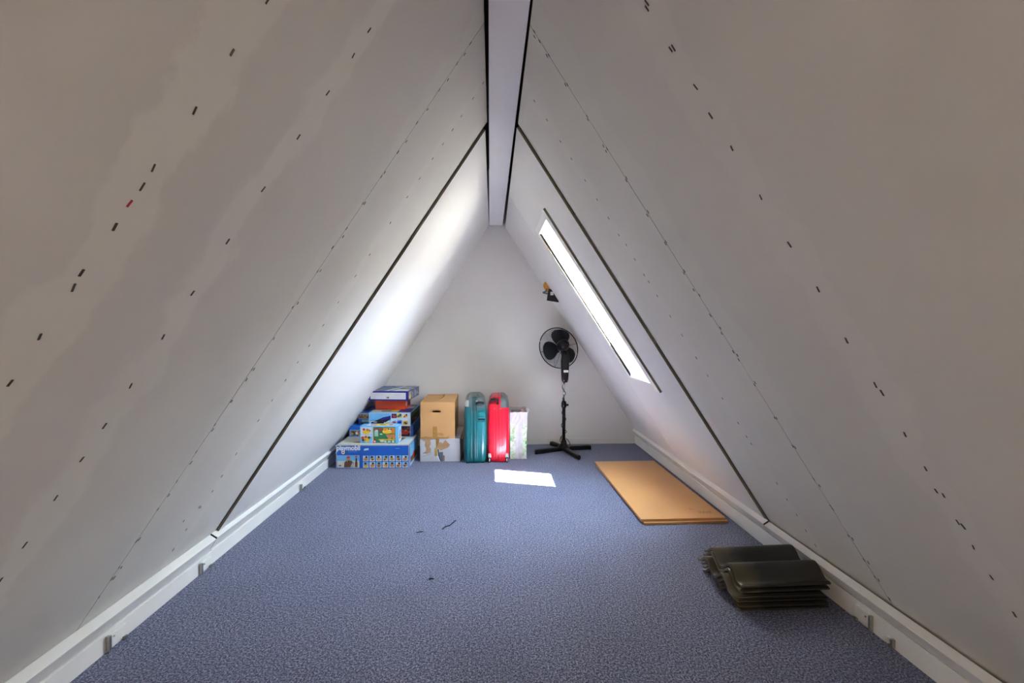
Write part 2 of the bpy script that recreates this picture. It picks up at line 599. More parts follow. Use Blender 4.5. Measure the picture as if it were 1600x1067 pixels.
# --- skirting: upright board with a batten lying against the slope
def skirting(side, sx, xf, zt, lip, bot, inn, ybreak):
    root = tag(empty('baseboard_' + side), 'white skirting board with sloping batten along the %s slope' % side, kind='structure')
    for ya, yb2, dx in ((YB, ybreak - .002, 0.0), (ybreak + .002, YF, .004)):
        box('skirting_board', (xf + sx * dx, ya, .0), (xf + sx * (.018 + dx), yb2, zt), M_TRIM, root, bev=.002)
        # batten cross-section: lip, underside foot, back foot, back top
        n = NORM[side]
        L_, B_, I_ = Vector((lip[0] + sx * dx, 0, lip[1])), Vector((bot[0] + sx * dx, 0, bot[1])), Vector((inn[0] + sx * dx, 0, inn[1]))
        K_ = B_ + (I_ - L_)
        bt = prism_y('batten', [(q.x, q.z) for q in (L_, B_, K_, I_)], ya, yb2 - (.014 if ya == YB else 0), M_TRIM, root, bev=.002)
        if ya != YB:       # near-black plate on the batten end, painting in the shaded joint gap
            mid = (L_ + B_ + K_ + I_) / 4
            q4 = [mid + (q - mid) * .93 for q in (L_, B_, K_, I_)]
            from_data('gap_shade_plate', [(q.x, ya - dd, q.z) for dd in (.0003, .0015) for q in q4], [(0, 1, 2, 3), (7, 6, 5, 4), (0, 4, 5, 1), (1, 5, 6, 2), (2, 6, 7, 3), (3, 7, 4, 0)], M_GAP_SHADE, bt)
    return root


SKL = skirting('left', -1, -1.442, .073, (-1.412, .1375), (-1.450, .0745), (-1.445, .160), 2.38)
SKR = skirting('right', 1, 1.511, .083, (1.474, .143), (1.513, .0845), (1.503, .162), 2.41)


def clip(side, y, w, h, tab_first, root):
    """painted fixing plate with a bent metal tab and a screw on the skirting board"""
    sx = -1 if side == 'left' else 1
    x = -1.442 if side == 'left' else 1.511
    pl = box('fixing_plate', (x - sx * .006, y, .012), (x, y + w, .012 + h), M_TRIM, root, bev=.002)
    yt = y - .006 if tab_first else y + w - .004
    box('metal_tab', (x - sx * .016, yt, .006), (x - sx * .001, yt + .010, .012 + h + .006), M_STEEL, pl, bev=.0015)
    bm = bmesh.new()
    bmesh.ops.create_cone(bm, cap_ends=True, segments=10, radius1=.004, radius2=.003, depth=.004,
                          matrix=Matrix.Translation((x - sx * .007, y + w * (.3 if tab_first else .8), .012 + h * .72)) @ Matrix.Rotation(math.radians(90), 4, 'Y'))
    from_bm('screw', bm, M_STEEL, pl)
    box('plate_foot', (x - sx * .012, y + w - .016, .001), (x - sx * .001, y + w - .004, .014), M_STEEL, pl, bev=.001)


clip('left', 1.735, .085, .045, True, SKL)
clip('left', 2.275, .085, .040, True, SKL)
clip('left', 3.44, .09, .036, True, SKL)
clip('right', 1.725, .085, .048, True, SKR)
clip('right', 1.625, .03, .022, True, SKR)

# --- skylight
W1 = tag(empty('window_1'), 'narrow roof window with white lining in the right slope', kind='structure')
S2 = lambda s, d: on_slope('right', s, 0, d)
GD = .30
xin_t = S2(1.93 / SN, 0).x
zt_, xb_ = 1.93, 1.054
pin_top = on_slope('right', 1.93 / SN, 0, 0)
pout_top = on_slope('right', 1.93 / SN, 0, GD)
pin_bot = on_slope('right', .852 / SN, 0, 0)
zob = (P0['right'].x - NORM['right'].x * GD - xb_)  # helper, refined below
out_base = on_slope('right', 0, 0, GD)
z_out_bot = (out_base.x - xb_) * SN / CS
quad = [(pin_top.x, pin_top.z), (pout_top.x, pout_top.z), (xb_, z_out_bot), (xb_, pin_bot.z)]
y0, y1 = WIN_Y
th = .012
prism_y('lining_top', [(pin_top.x, zt_), (pout_top.x + .02, zt_), (pout_top.x + .02, zt_ + th), (pin_top.x, zt_ + th)], y0 - th, y1 + th, M_REVEAL, W1)
prism_y('lining_bottom', [(xb_, pin_bot.z), (xb_, z_out_bot), (xb_ + th, z_out_bot), (xb_ + th, pin_bot.z)], y0 - th, y1 + th, M_REVEAL, W1)
prism_y('lining_jamb', quad, y1, y1 + th, M_REVEAL, W1)
prism_y('lining_jamb', quad, y0 - th, y0, M_REVEAL, W1)
# casing on the face of the boards
CT = .015
def casing(poly):
    v, f = slab('c', 'right', poly, -CT, 0, None)
    return from_data('casing', v, f, [M_TRIM, M_TRIM], W1)
def casing2(s0, s1, ya, yb2, thick, mface=M_TRIM, medge=M_EDGE):
    va = [on_slope('right', s, y, 0) + NORM['right'] * thick for s, y in ((s0, ya), (s1, ya), (s1, yb2), (s0, yb2))]
    vb_ = [on_slope('right', s, y, 0) for s, y in ((s0, ya), (s1, ya), (s1, yb2), (s0, yb2))]
    fs = [(0, 1, 2, 3), (7, 6, 5, 4), (0, 4, 5, 1), (1, 5, 6, 2), (2, 6, 7, 3), (3, 7, 4, 0)]
    from_data('casing', va + vb_, fs, [mface, medge], W1, midx=[0, 0, 1, 0, 0, 0])
casing2(WIN_S[0] - .05, WIN_S[1] + .05, y0 - .075, y0, CT)
casing2(WIN_S[0] - .02, WIN_S[1] + .045, y1, y1 + .05, .004)
casing2(WIN_S[1], WIN_S[1] + .045, y0, y1, .010)
casing2(WIN_S[0] - .02, WIN_S[0], y0, y1, .004)
# sash and glass in the roof plane
def sash(s0, s1, ya, yb2, nm, m, d0, d1):
    v, f = slab('s', 'right', [(s0, ya), (s1, ya), (s1, yb2), (s0, yb2)], d0, d1, None)
    return from_data(nm, v, f, m, W1)
M_SASH = mat('sash_paint', (.80, .79, .76), .35, .02, 8)
sash(GS[0] - .005, GS[0] + .03, y0, y1, 'sash_rail', M_SASH, GD - .01, GD + .05)
sash(GS[1] - .035, GS[1] + .005, y0, y1, 'sash_rail', M_SASH, GD - .01, GD + .05)
sash(GS[0] + .03, GS[1] - .035, y0, y0 + .075, 'sash_stile', M_SASH, GD - .01, GD + .05)
sash(GS[0] + .03, GS[1] - .035, y1 - .04, y1, 'sash_stile', M_SASH, GD - .01, GD + .05)
sash(GS[0] + .03, GS[1] - .035, y0 + .075, y1 - .04, 'glass', M_GLASS, GD + .02, GD + .026)
# sky light enters through the pane: portal
pd = bpy.data.lights.new('skylight_portal', 'AREA')
pd.shape = 'RECTANGLE'
pd.size = GS[1] - GS[0]
pd.size_y = y1 - y0
pd.cycles.is_portal = True
po = bpy.data.objects.new('skylight_portal', pd)
cpos = on_slope('right', (GS[0] + GS[1]) / 2, (y0 + y1) / 2, GD + .06)
u, n = DIRU['right'], NORM['right']
po.matrix_world = Matrix.Translation(cpos) @ Matrix((u, (-n).cross(u), -n)).transposed().to_4x4()
link(po)


# --- added globe lamp on the floor behind the viewer, warm fill for near slopes
def fill_lamp_mat():
    m, nt, p = new_mat('fill_lamp_glow')
    p.inputs['Base Color'].default_value = (.9, .85, .75, 1)
    p.inputs['Emission Color'].default_value = (1.0, .82, .64, 1)
    p.inputs['Emission Strength'].default_value = 36.0
    return m


LP = tag(empty('fill_lamp', (.03, -1.1, 0)), 'added unseen fill lamp, a glowing globe on a short stand behind the viewer', 'lamp')
loft('fill_lamp_base', [[(r * math.cos(a * math.pi / 12), r * math.sin(a * math.pi / 12), z) for a in range(24)] for r, z in ((.09, 0), (.09, .012), (.03, .02), (.015, .03), (.015, .36), (.03, .37), (.03, .40))], M_WHITE, LP)
bm = bmesh.new()
bmesh.ops.create_uvsphere(bm, u_segments=24, v_segments=14, radius=.09, matrix=Matrix.Translation((0, 0, .48)))
from_bm('globe', bm, fill_lamp_mat(), LP, smooth=True)


# ================================================================== things
def decal(name, parent, y, shapes, o=(0, 0), axis='front'):
    """flat print on a face: shapes are (kind, u, v, w, h, material[, angle]) in metres from the face's lower left corner,
    later shapes a hair further out. front faces -y, top faces +z, side faces +x"""
    verts, faces, mats, mi = [], [], [], []
    for k, sh in enumerate(shapes):
        kind, cx, cz, w, h, mm = sh[:6]
        ang = sh[6] if len(sh) > 6 else 0.0
        if kind == 'r':
            pts = [(0, 0), (w, 0), (w, h), (0, h)]
            pts = [(cx + a, cz + b) for a, b in pts]
        elif kind == 'e':
            n = 14
            pts = []
            for i in range(n):
                a = 2 * math.pi * i / n
                px, pz = w * math.cos(a), h * math.sin(a)
                pts.append((cx + px * math.cos(ang) - pz * math.sin(ang), cz + px * math.sin(ang) + pz * math.cos(ang)))
        else:
            pts = [(cx + a * w, cz + b * h) for a, b in kind]
        d = .0004 + .0003 * k
        b0 = len(verts)
        for a, b in pts:
            if axis == 'front':
                verts.append((o[0] + a, y - d, o[1] + b))
            elif axis == 'top':
                verts.append((o[0] + a, o[1] + b, y + d))
            else:
                verts.append((y + d, o[0] + a, o[1] + b))
        faces.append(tuple(range(b0, b0 + len(pts))))
        if mm not in mats:
            mats.append(mm)
        mi.append(mats.index(mm))
    ob = from_data(name, verts, faces, mats, parent, midx=mi, recalc=False)
    return ob


def text(name, body, size, x, z, y, material, parent, axis='front', stretch=1.0, bold=0.0):
    cu = bpy.data.curves.new(name, 'FONT')
    cu.body = body
    cu.size = size
    cu.offset = bold
    cu.extrude = .0002
    tmp = bpy.data.objects.new('tmp_text', cu)
    COL.objects.link(tmp)
    dg = bpy.context.evaluated_depsgraph_get()
    me = bpy.data.meshes.new_from_object(tmp.evaluated_get(dg))
    bpy.data.objects.remove(tmp)
    for v in me.vertices:
        a, b, c = v.co
        if axis == 'front':
            v.co = (x + a * stretch, y - .0012 - c, z + b)
        elif axis == 'top':
            v.co = (x + a * stretch, z + b, y + .0012 + c)
    me.materials.clear()
    me.materials.append(material)
    ob = bpy.data.objects.new(name, me)
    return link(ob, parent)


def picture_mat(name, cols, scale=18.0):
    """mottled printed photograph in a handful of colours"""
    if name in MATS:
        return MATS[name]
    m, nt, p = new_mat(name)
    tc = nt.nodes.new('ShaderNodeTexCoord')
    nz = nt.nodes.new('ShaderNodeTexVoronoi')
    nz.inputs['Scale'].default_value = scale
    lk(nt, tc.outputs['Object'], nz.inputs['Vector'])
    sp = nt.nodes.new('ShaderNodeSeparateColor')
    lk(nt, nz.outputs['Color'], sp.inputs[0])
    rp = nt.nodes.new('ShaderNodeValToRGB')
    rp.color_ramp.interpolation = 'CONSTANT'
    e = rp.color_ramp.elements
    e[0].position, e[0].color = 0, (*cols[0], 1)
    e[1].position, e[1].color = 1 / len(cols), (*cols[1], 1)
    for i in range(2, len(cols)):
        q = e.new(i / len(cols))
        q.color = (*cols[i], 1)
    lk(nt, sp.outputs['Red'], rp.inputs['Fac'])
    lk(nt, rp.outputs['Color'], p.inputs['Base Color'])
    p.inputs['Roughness'].default_value = .45
    MATS[name] = m
    return m


BLUE = mat('box_blue', (.008, .11, .50), .35, .06, 12)
DKBLUE = mat('box_navy', (.012, .012, .22), .35, .05, 12)
SKYB = mat('print_sky', (.16, .48, .80), .4, .10, 14)
PALE = mat('print_pale', (.55, .68, .76), .45, .08, 20)
CREAM = mat('print_cream', (.66, .62, .50), .5, .06, 14)
GREYC = mat('worn_card', (.50, .49, .46), .75, .10, 30)
TAN = mat('print_tan', (.50, .26, .09), .5, .15, 60)
BROWN = mat('print_brown', (.13, .06, .03), .5, .25, 60)
DARK = mat('print_dark', (.018, .016, .02), .5, .2, 60)
YEL = mat('print_yellow', (.85, .55, .03), .45, .08, 40)
ORG = mat('print_orange', (.75, .22, .03), .45, .08, 40)
REDP = mat('print_red', (.60, .03, .02), .45, .08, 40)
GRN = mat('print_green', (.03, .22, .08), .45, .15, 40)
MINT = mat('print_mint', (.35, .58, .48), .45, .1, 40)
LBLUE = mat('print_light_blue', (.12, .36, .78), .4, .08, 20)
P_BOAT = picture_mat('print_harbour', [(.16, .09, .03), (.34, .20, .08), (.05, .03, .02), (.42, .30, .14), (.10, .07, .05)], 70)
P_NIGHT = picture_mat('print_night', [(.02, .01, .015), (.20, .03, .02), (.05, .02, .02), (.30, .14, .06), (.03, .03, .05)], 60)
P_MIX = picture_mat('print_mixed', [(.10, .12, .20), (.30, .34, .44), (.16, .18, .25), (.42, .40, .34), (.07, .10, .22)], 24)


def carton(name, loc, rz, w, d, h, body, label, category='box', group=None, edge=None):
    """closed carton: body plus a lid panel with a visible lip; origin at the front left bottom corner"""
    r = tag(empty(name, loc, rz), label, category, group)
    box('body', (0, 0, 0), (w, d, h - .004), body, r, bev=.0025)
    box('lid', (-.0008, -.0008, h - .006), (w + .0008, d + .0008, h), edge or body, r, bev=.002)
    return r


G_TOY = 'toy boxes stacked against the left slope'

# --- big blue box
big = carton('toy_box', (-1.366, 4.006, 0), math.radians(-1.0), .634, .385, .207, BLUE,
             'large blue toy box with white lettering at the bottom of the stack', 'box', G_TOY, edge=GREYC)
pu = .634 / 114.0
def U(px): return (px - 526) * pu
def V(py): return (731 - py) * (.207 / 36.5)
decal('edge_wear', big, 0, [('r', 0, .198, .634, .006, GREYC), ('r', 0, 0, .004, .2, PALE), ('r', .628, 0, .006, .2, GREYC)])
text('lettering', 'playmobil', .058, U(526.6), V(702.6), -.0004, M_WHITE, big, stretch=.925, bold=.0022)
decal('round_logo', big, 0, [('e', U(537.5), V(706), .020, .020, DARK), ('e', U(537), V(706.3), .0155, .0155, M_WHITE), ('e', U(537), V(706.3), .007, .007, REDP), ('r', U(534.3), V(706), .006, .024, M_WHITE)])
text('lettering', 'SYSTEM', .022, U(545), V(706.0), -.0004, LBLUE, big, stretch=1.05)
decal('price_sticker', big, 0, [([(0, 0), (1, .3), (1, 1), (.1, .8)], U(569), V(703.8), .042, .022, PALE)])
decal('picture', big, 0, [('r', U(527.5), V(730), .192, .109, PALE), ('r', U(528), V(729.6), .187, .106, SKYB), ('r', U(528), V(729.6), .187, .058, CREAM),
      ([(0, 0), (.95, 0), (1, .55), (.72, .8), (.35, .85), (.05, .6)], U(538), V(729.3), .085, .075, BROWN),
      ('e', U(545), V(717.5), .016, .022, TAN), ('e', U(545), V(713.8), .016, .010, REDP), ('e', U(545.5), V(720), .008, .008, DARK),
      ('r', U(555.3), V(729), .022, .045, BROWN), ('r', U(556.3), V(722), .012, .04, DARK), ('e', U(557.2), V(712.8), .008, .009, REDP), ('r', U(530), V(727), .022, .008, DARK),
      ([(0, 0), (1, 0), (.6, 1)], U(548), V(728.8), .035, .045, GREYC)])
for row, yy in enumerate((720.0, 730.0)):
    for c in range(7):
        x0, z0 = U(567.6 + c * 10.25), V(yy)
        tw, thh = .0485, .0485
        hx = random.uniform(.35, .65)
        decal('small_picture', big, 0, [('r', x0, z0, tw, thh, M_WHITE if (c + row) % 3 else PALE), ('r', x0 + .0015, z0 + .008, tw - .003, thh - .009, SKYB if (c * 3 + row) % 2 else PALE),
              ('e', x0 + tw * .5, z0 + .016, .019, .012, random.choice([TAN, TAN, YEL, ORG])), ('e', x0 + tw * hx, z0 + .028, .011, .012, TAN),
              ('e', x0 + tw * hx, z0 + .037, .010, .009, DARK), ('e', x0 + tw * (1 - hx), z0 + .014, .009, .007, random.choice([BROWN, YEL, ORG]))])
text('small_print', 'ab 4  1-6', .016, U(618.5), V(698.8), -.0002, DKBLUE, big)
decal('small_print', big, 0, [('r', U(618.7), V(701), .034, .006, LBLUE)])
decal('picture', big, .207, [('r', .01, .01, .614, .365, CREAM), ('r', .12, .06, .12, .05, TAN), ('r', .14, .075, .08, .03, BROWN), ('r', .28, .06, .06, .04, BROWN),
      ([(0, 0), (1, 0), (.9, 1), (.3, 1)], .44, .03, .15, .22, P_BOAT), ([(0, 0), (1, 0), (1, 1), (.6, 1)], .52, .02, .09, .34, PALE)], axis='top')
decal('picture', big, .634, [('r', .03, .005, .34, .19, PALE), ('r', .05, .07, .32, .125, SKYB), ('r', .05, .03, .30, .05, BROWN), ('r', .012, .07, .02, .11, DARK), ('e', .2, .07, .05, .03, REDP)], axis='side')

# --- farm box in front
farm = carton('toy_box', (-1.172, 4.050, .2073), math.radians(-1.5), .338, .115, .152, SKYB,
              'small light blue toy box with yellow animal pictures on top of large blue box', 'box', G_TOY)
decal('picture', farm, 0, [('r', .004, .078, .100, .066, PALE), ('r', .004, .006, .100, .070, SKYB),
      ('e', .052, .098, .032, .018, YEL), ('e', .034, .124, .011, .011, REDP), ('e', .066, .120, .013, .012, ORG), ('e', .086, .113, .010, .010, TAN),
      ('r', .004, .060, .1, .014, PALE), ('e', .058, .035, .026, .024, YEL), ('e', .024, .05, .013, .014, REDP), ('e', .052, .058, .010, .011, REDP), ('e', .080, .052, .013, .012, BROWN), ('e', .03, .03, .012, .008, DARK), ('e', .044, .03, .008, .010, TAN)])
decal('picture', farm, 0, [('r', .116, .006, .195, .138, GRN), ('r', .108, .006, .010, .138, CREAM), ('r', .118, .04, .004, .10, DARK), ('r', .126, .062, .034, .05, MINT), ('e', .142, .128, .014, .013, REDP), ('e', .146, .112, .014, .009, PALE),
      ('e', .180, .122, .014, .014, REDP), ('e', .194, .074, .024, .034, GRN), ('e', .186, .082, .012, .005, M_WHITE), ('r', .205, .088, .1, .05, ORG), ('e', .238, .105, .042, .020, YEL), ('e', .222, .122, .010, .010, ORG),
      ('e', .262, .124, .014, .010, M_WHITE), ('e', .254, .127, .007, .006, DARK), ('e', .272, .126, .007, .006, DARK), ([(0, 1), (1, 1), (.6, 0), (.4, 0)], .225, .030, .07, .05, TAN), ('e', .296, .06, .014, .022, ORG),
      ([(0, 0), (1, 0), (.5, 1)], .112, .006, .034, .045, REDP), ('e', .13, .018, .008, .007, M_WHITE), ('r', .165, .03, .145, .008, YEL), ('e', .195, .022, .02, .01, CREAM), ('r', .215, .008, .02, .018, PALE), ('r', .245, .006, .026, .02, MINT), ('r', .282, .006, .02, .02, PALE)])
decal('picture', farm, .152, [('r', .05, .015, .24, .09, PALE), ('r', .12, .02, .12, .08, YEL), ('r', .08, .04, .05, .03, REDP), ('e', .26, .06, .02, .02, REDP), ('r', .16, .05, .05, .02, BROWN)], axis='top')
decal('picture', farm, .338, [('r', .01, .01, .095, .13, PALE), ('r', .03, .03, .05, .06, ORG), ('e', .06, .09, .03, .02, LBLUE)], axis='side')

# --- wide box behind it
wide = carton('toy_box', (-1.345, 4.30, .2073), 0, .597, .40, .106, BLUE,
              'wide blue toy box with dark pictures behind small yellow animal box', 'box', G_TOY)
decal('picture', wide, 0, [('r', .006, .006, .17, .062, LBLUE), ('r', .012, .010, .16, .052, P_BOAT), ('e', .07, .035, .012, .014, CREAM), ('e', .03, .03, .012, .01, TAN)])
decal('picture', wide, 0, [('r', .47, .004, .105, .098, P_NIGHT), ('e', .52, .04, .035, .022, REDP), ('e', .525, .055, .015, .007, TAN), ('r', .566, .006, .004, .094, CREAM)])

# --- left upper small box
lft = carton('toy_box', (-1.276, 4.366, .3133), 0, .118, .37, .110, BLUE,
             'narrow blue toy box with brown picture wedged beside train picture box', 'box', G_TOY)
decal('picture', lft, 0, [('r', .004, .052, .110, .050, CREAM), ('r', .006, .055, .106, .042, P_BOAT), ('r', .03, .018, .08, .026, MINT), ('r', .02, .006, .05, .012, DARK)])

# --- train box
train = carton('toy_box', (-1.153, 4.264, .3133), math.radians(-1.2), .388, .46, .128, SKYB,
               'light blue toy box with dark train picture in middle of the stack', 'box', G_TOY)
decal('picture', train, 0, [('r', .003, .003, .382, .12, PALE), ('r', .006, .050, .20, .070, LBLUE), ('r', .006, .060, .20, .06, SKYB),
      ([(0, 0), (.5, 0), (1, .62), (1, 1), (.62, .85), (.2, .45), (0, .3)], .022, .012, .18, .085, DARK), ([(0, 0), (1, .5), (1, 1), (.1, .5)], .11, .05, .092, .05, DKBLUE),
      ('r', .14, .008, .06, .03, CREAM), ('e', .125, .016, .022, .009, REDP), ('e', .06, .04, .02, .006, GREYC), ('e', .165, .02, .012, .008, DKBLUE)])
for i, (x0, z0, a, b, c) in enumerate(((.212, .078, DARK, REDP, DKBLUE), (.262, .080, YEL, GRN, DKBLUE), (.318, .078, CREAM, ORG, DARK), (.212, .020, PALE, REDP, LBLUE), (.262, .018, LBLUE, DKBLUE, BLUE), (.318, .012, YEL, DARK, TAN))):
    decal('small_picture', train, -.0032, [('r', x0, z0, .046, .040, a), ('e', x0 + .024, z0 + .018, .018, .012, b), ('e', x0 + .032, z0 + .028, .010, .008, c), ('e', x0 + .012, z0 + .010, .008, .006, c)])
decal('picture', train, .128, [('r', .006, .006, .25, .44, CREAM), ('r', .10, .05, .14, .05, BROWN), ('r', .19, .06, .07, .12, YEL), ('r', .265, .006, .118, .44, DKBLUE), ('r', .30, .22, .07, .12, GREYC)], axis='top')
decal('picture', train, .388, [('r', .01, .01, .44, .108, DARK), ('r', .02, .085, .42, .03, GRN), ('e', .12, .05, .04, .02, BROWN), ('r', .2, .03, .08, .01, GREYC)], axis='side')

# --- red box and the box on top
red = carton('game_box', (-1.133, 4.418, .4435), math.radians(-3), .292, .22, .1035, mat('red_card', (.62, .055, .008), .4, .10, 9),
             'plain orange-red box between train picture box and topmost box', 'box', G_TOY)
decal('sticker', red, .292, [('r', .03, .03, .02, .045, M_WHITE)], axis='side')
decal('dark_label', red, .292, [('r', .10, .02, .1, .07, DARK)], axis='side')
topb = carton('puzzle_box', (-1.170, 4.318, .5470), math.radians(-5.5), .380, .40, .088, DKBLUE,
              'flat navy box with pale grey front, topmost of the left stack', 'box', G_TOY)
decal('front_label', topb, 0, [('r', .022, .013, .335, .060, M_WHITE), ('r', .026, .017, .327, .052, mat('label_grey', (.62, .61, .62), .5, .05, 20)),
      ('r', .172, .020, .005, .016, BROWN), ('r', .182, .020, .014, .016, BROWN)])
decal('picture', topb, .088, [('r', .004, .004, .372, .392, P_MIX), ('r', .02, .05, .14, .33, mat('print_slate', (.10, .15, .24), .4, .15, 20)), ('r', .03, .02, .03, .02, M_WHITE), ('e', .09, .05, .025, .02, REDP),
      ([(0, 0), (.35, 0), (1, 1), (.8, 1)], .15, .01, .12, .36, PALE), ([(0, 0), (1, 0), (.9, 1), (.2, 1)], .22, .01, .15, .14, CREAM)], axis='top')
decal('picture', topb, .380, [('r', .02, .008, .37, .072, P_MIX), ('r', .03, .01, .05, .03, YEL)], axis='side')

# ------------------------------------------------------------------ cardboard boxes
CARD = mat('brown_cardboard', (.50, .27, .10), .75, .05, 6, .1, 90)
CARDIN = mat('cardboard_torn', (.42, .25, .12), .85, .10, 30)
TAPE = mat('brown_tape', (.36, .19, .045), .25, .15, 25)
TAPE2 = mat('yellowed_tape', (.42, .27, .05), .25, .2, 25)
GREYW = mat('white_card', (.52, .51, .53), .7, .04, 6, .1, 60)

wb = tag(empty('cardboard_box', (-.668, 4.181, 0), math.radians(-.6)), 'low grey-white cardboard box with torn label under the brown moving box', 'box')
bw, bd, bh = .366, .53, .213
box('body', (0, 0, 0), (bw, bd, bh), GREYW, wb, bev=.003)
box('flap', (bw - .004, .06, bh - .02), (bw + .022, bd - .04, bh - .004), CARDIN, wb, bev=.002)
pz = lambda py: (721 - py) * (.213 / 37.0)
px_ = lambda px: (px - 656.5) * (.366 / 62.5)
TORN = [(0.05, 1.0), (.45, .85), (.62, .97), (.62, 1.0)]
decal('torn_label', wb, 0, [([(0, 1), (.30, .90), (.36, .82), (.30, .70), (.44, .5), (.40, .38), (.18, .28), (.5, .25), (.74, .34), (.78, .5), (.66, .62), (.76, .75), (.72, .97), (1, 1)], px_(657), pz(716), .125, .178, CARDIN)])
decal('torn_label', wb, 0, [([(.0, .35), (.12, .78), (.32, .80), (.38, .66), (.62, 1), (1, .55), (.84, .3), (.28, .0)], px_(683), pz(705.5), .125, .112, mat('label_back', (.56, .53, .52), .8, .05, 30)),
      ([(.0, .35), (.12, .78), (.32, .80), (.38, .66), (.62, 1), (1, .55), (.84, .34), (.28, .06)], px_(683.5), pz(704.5), .118, .105, CARDIN)])
decal('tape', wb, 0, [([(.1, 0), (.9, 0), (1, 1), (0, 1)], px_(681), pz(700), .032, .088, TAPE), ([(0, 0), (1, 0), (.9, 1), (.1, 1)], px_(679), pz(712), .026, .075, TAPE2)])
decal('tape', wb, 0, [('r', px_(686.4), pz(720.5), .035, .085, mat('grey_tape', (.10, .13, .16), .3, .1, 20)), ('r', px_(692.6), pz(720), .013, .052, TAPE),
      ([(0, 1), (.3, 1), (.5, .4), (1, 0), (.7, 0), (.2, .5)], px_(683.8), pz(721), .034, .115, DARK), ([(0, 1), (.3, .9), (1, .0), (.8, 0)], px_(682.5), pz(721), .036, .055, M_WHITE)])
M_PEN = mat('pen_ink', (.06, .06, .08), .6, .1, 40)
for i in range(2):
    for k in range(7):
        x0, z0 = px_(660.5 + k * 2.1), pz(708.3 + i * 5.2 - k * (.25 if i == 0 else .75))
        decal('handwriting', wb, 0, [([(0, 0), (.25, 0), (1, 1), (.75, 1)] if (k + i) % 2 else [(0, 1), (.25, 1), (.9, 0), (.65, 0)], x0, z0, .007, .009, M_PEN), ('r', x0 + .002, z0 + .004, .007, .0016, M_PEN)])

mb = tag(empty('moving_box', (-.661, 4.176, .213), math.radians(1.0)), 'tall brown cardboard moving box with hand hole standing on grey-white box', 'box')
mw, md, mh = .312, .545, .330
# walls with a real hand hole in the front
def wall_hole(parent):
    hx0, hx1, hz0, hz1 = .108, .186, .240, .258
    c = .006
    out = [(0, 0), (mw / 2, 0), (mw, 0), (mw, mh * .8), (mw, mh), (mw / 2, mh), (0, mh), (0, mh * .8)]
    hole = [(hx0 + c, hz0), (hx1 - c, hz0), (hx1, hz0 + c), (hx1, hz1 - c), (hx1 - c, hz1), (hx0 + c, hz1), (hx0, hz1 - c), (hx0, hz0 + c)]
    out = [(0, 0), (mw, 0), (mw, hz0), (mw, hz1), (mw, mh), (0, mh), (0, hz1), (0, hz0)]
    v = [(x, yy, z) for yy in (0, .005) for x, z in out + hole]
    f = []
    for i in range(8):
        j = (i + 1) % 8
        f += [(i, j, 8 + j, 8 + i), (16 + i, 24 + i, 24 + j, 16 + j), (i, 16 + i, 16 + j, j), (8 + i, 8 + j, 24 + j, 24 + i)]
    return from_data('front_wall', v, f, CARD, parent)
wall_hole(mb)
box('side_wall', (0, .005, 0), (.005, md, mh), CARD, mb)
box('side_wall', (mw - .005, .005, 0), (mw, md, mh), CARD, mb)
box('back_wall', (.005, md - .005, 0), (mw - .005, md, mh), CARD, mb)
box('base', (.005, .005, 0), (mw - .005, md - .005, .005), CARD, mb)
def flap(nm, prof, z0, z1):
    v = [(x, y, z) for z in (z0, z1) for x, y in prof]
    n = len(prof)
    fs = [tuple(range(n)), tuple(range(2 * n - 1, n - 1, -1))] + [(i, (i + 1) % n, n + (i + 1) % n, n + i) for i in range(n)]
    return from_data(nm, v, fs, CARD, mb)
arc = [(mw * .42 + .045 * math.sin(math.pi * t * .9 - .5) , md * t) for t in [k / 10 for k in range(11)]]
flap('top_flap', [(0, .004)] + [(x - .007, max(y, .006 + .010 * (x > .03 and y < .01))) for x, y in arc] + [(0, md)], mh, mh + .004)
flap('top_flap', [(mw, 0)] + [(x + .007, y) for x, y in arc] + [(mw, md)], mh, mh + .004)
decal('tape', mb, 0, [([(0, 0), (1, 0), (1, .93), (.8, 1), (.55, .93), (.3, 1), (0, .92)], .110, .001, .040, .115, TAPE), ([(0, .3), (.9, .2), (1, .7), (.6, 1), (0, .95)], .150, .018, .062, .036, mat('tape_patch', (.40, .20, .06), .4, .1, 30))])
bm = bmesh.new()
prev = None
for k in range(15):
    x = .002 + .255 * k / 14
    a = bm.verts.new((x, -.0016 - .002 * (k % 2), .020 * random.uniform(.5, 1.1)))
    b = bm.verts.new((x, -.004 - .006 * random.random(), .001))
    if prev:
        bm.faces.new((prev[0], a, b, prev[1]))
    prev = (a, b)
o_ = from_bm('crumpled_tape', bm, TAPE, mb)
sm = o_.modifiers.new('thickness', 'SOLIDIFY')
sm.thickness = .0006

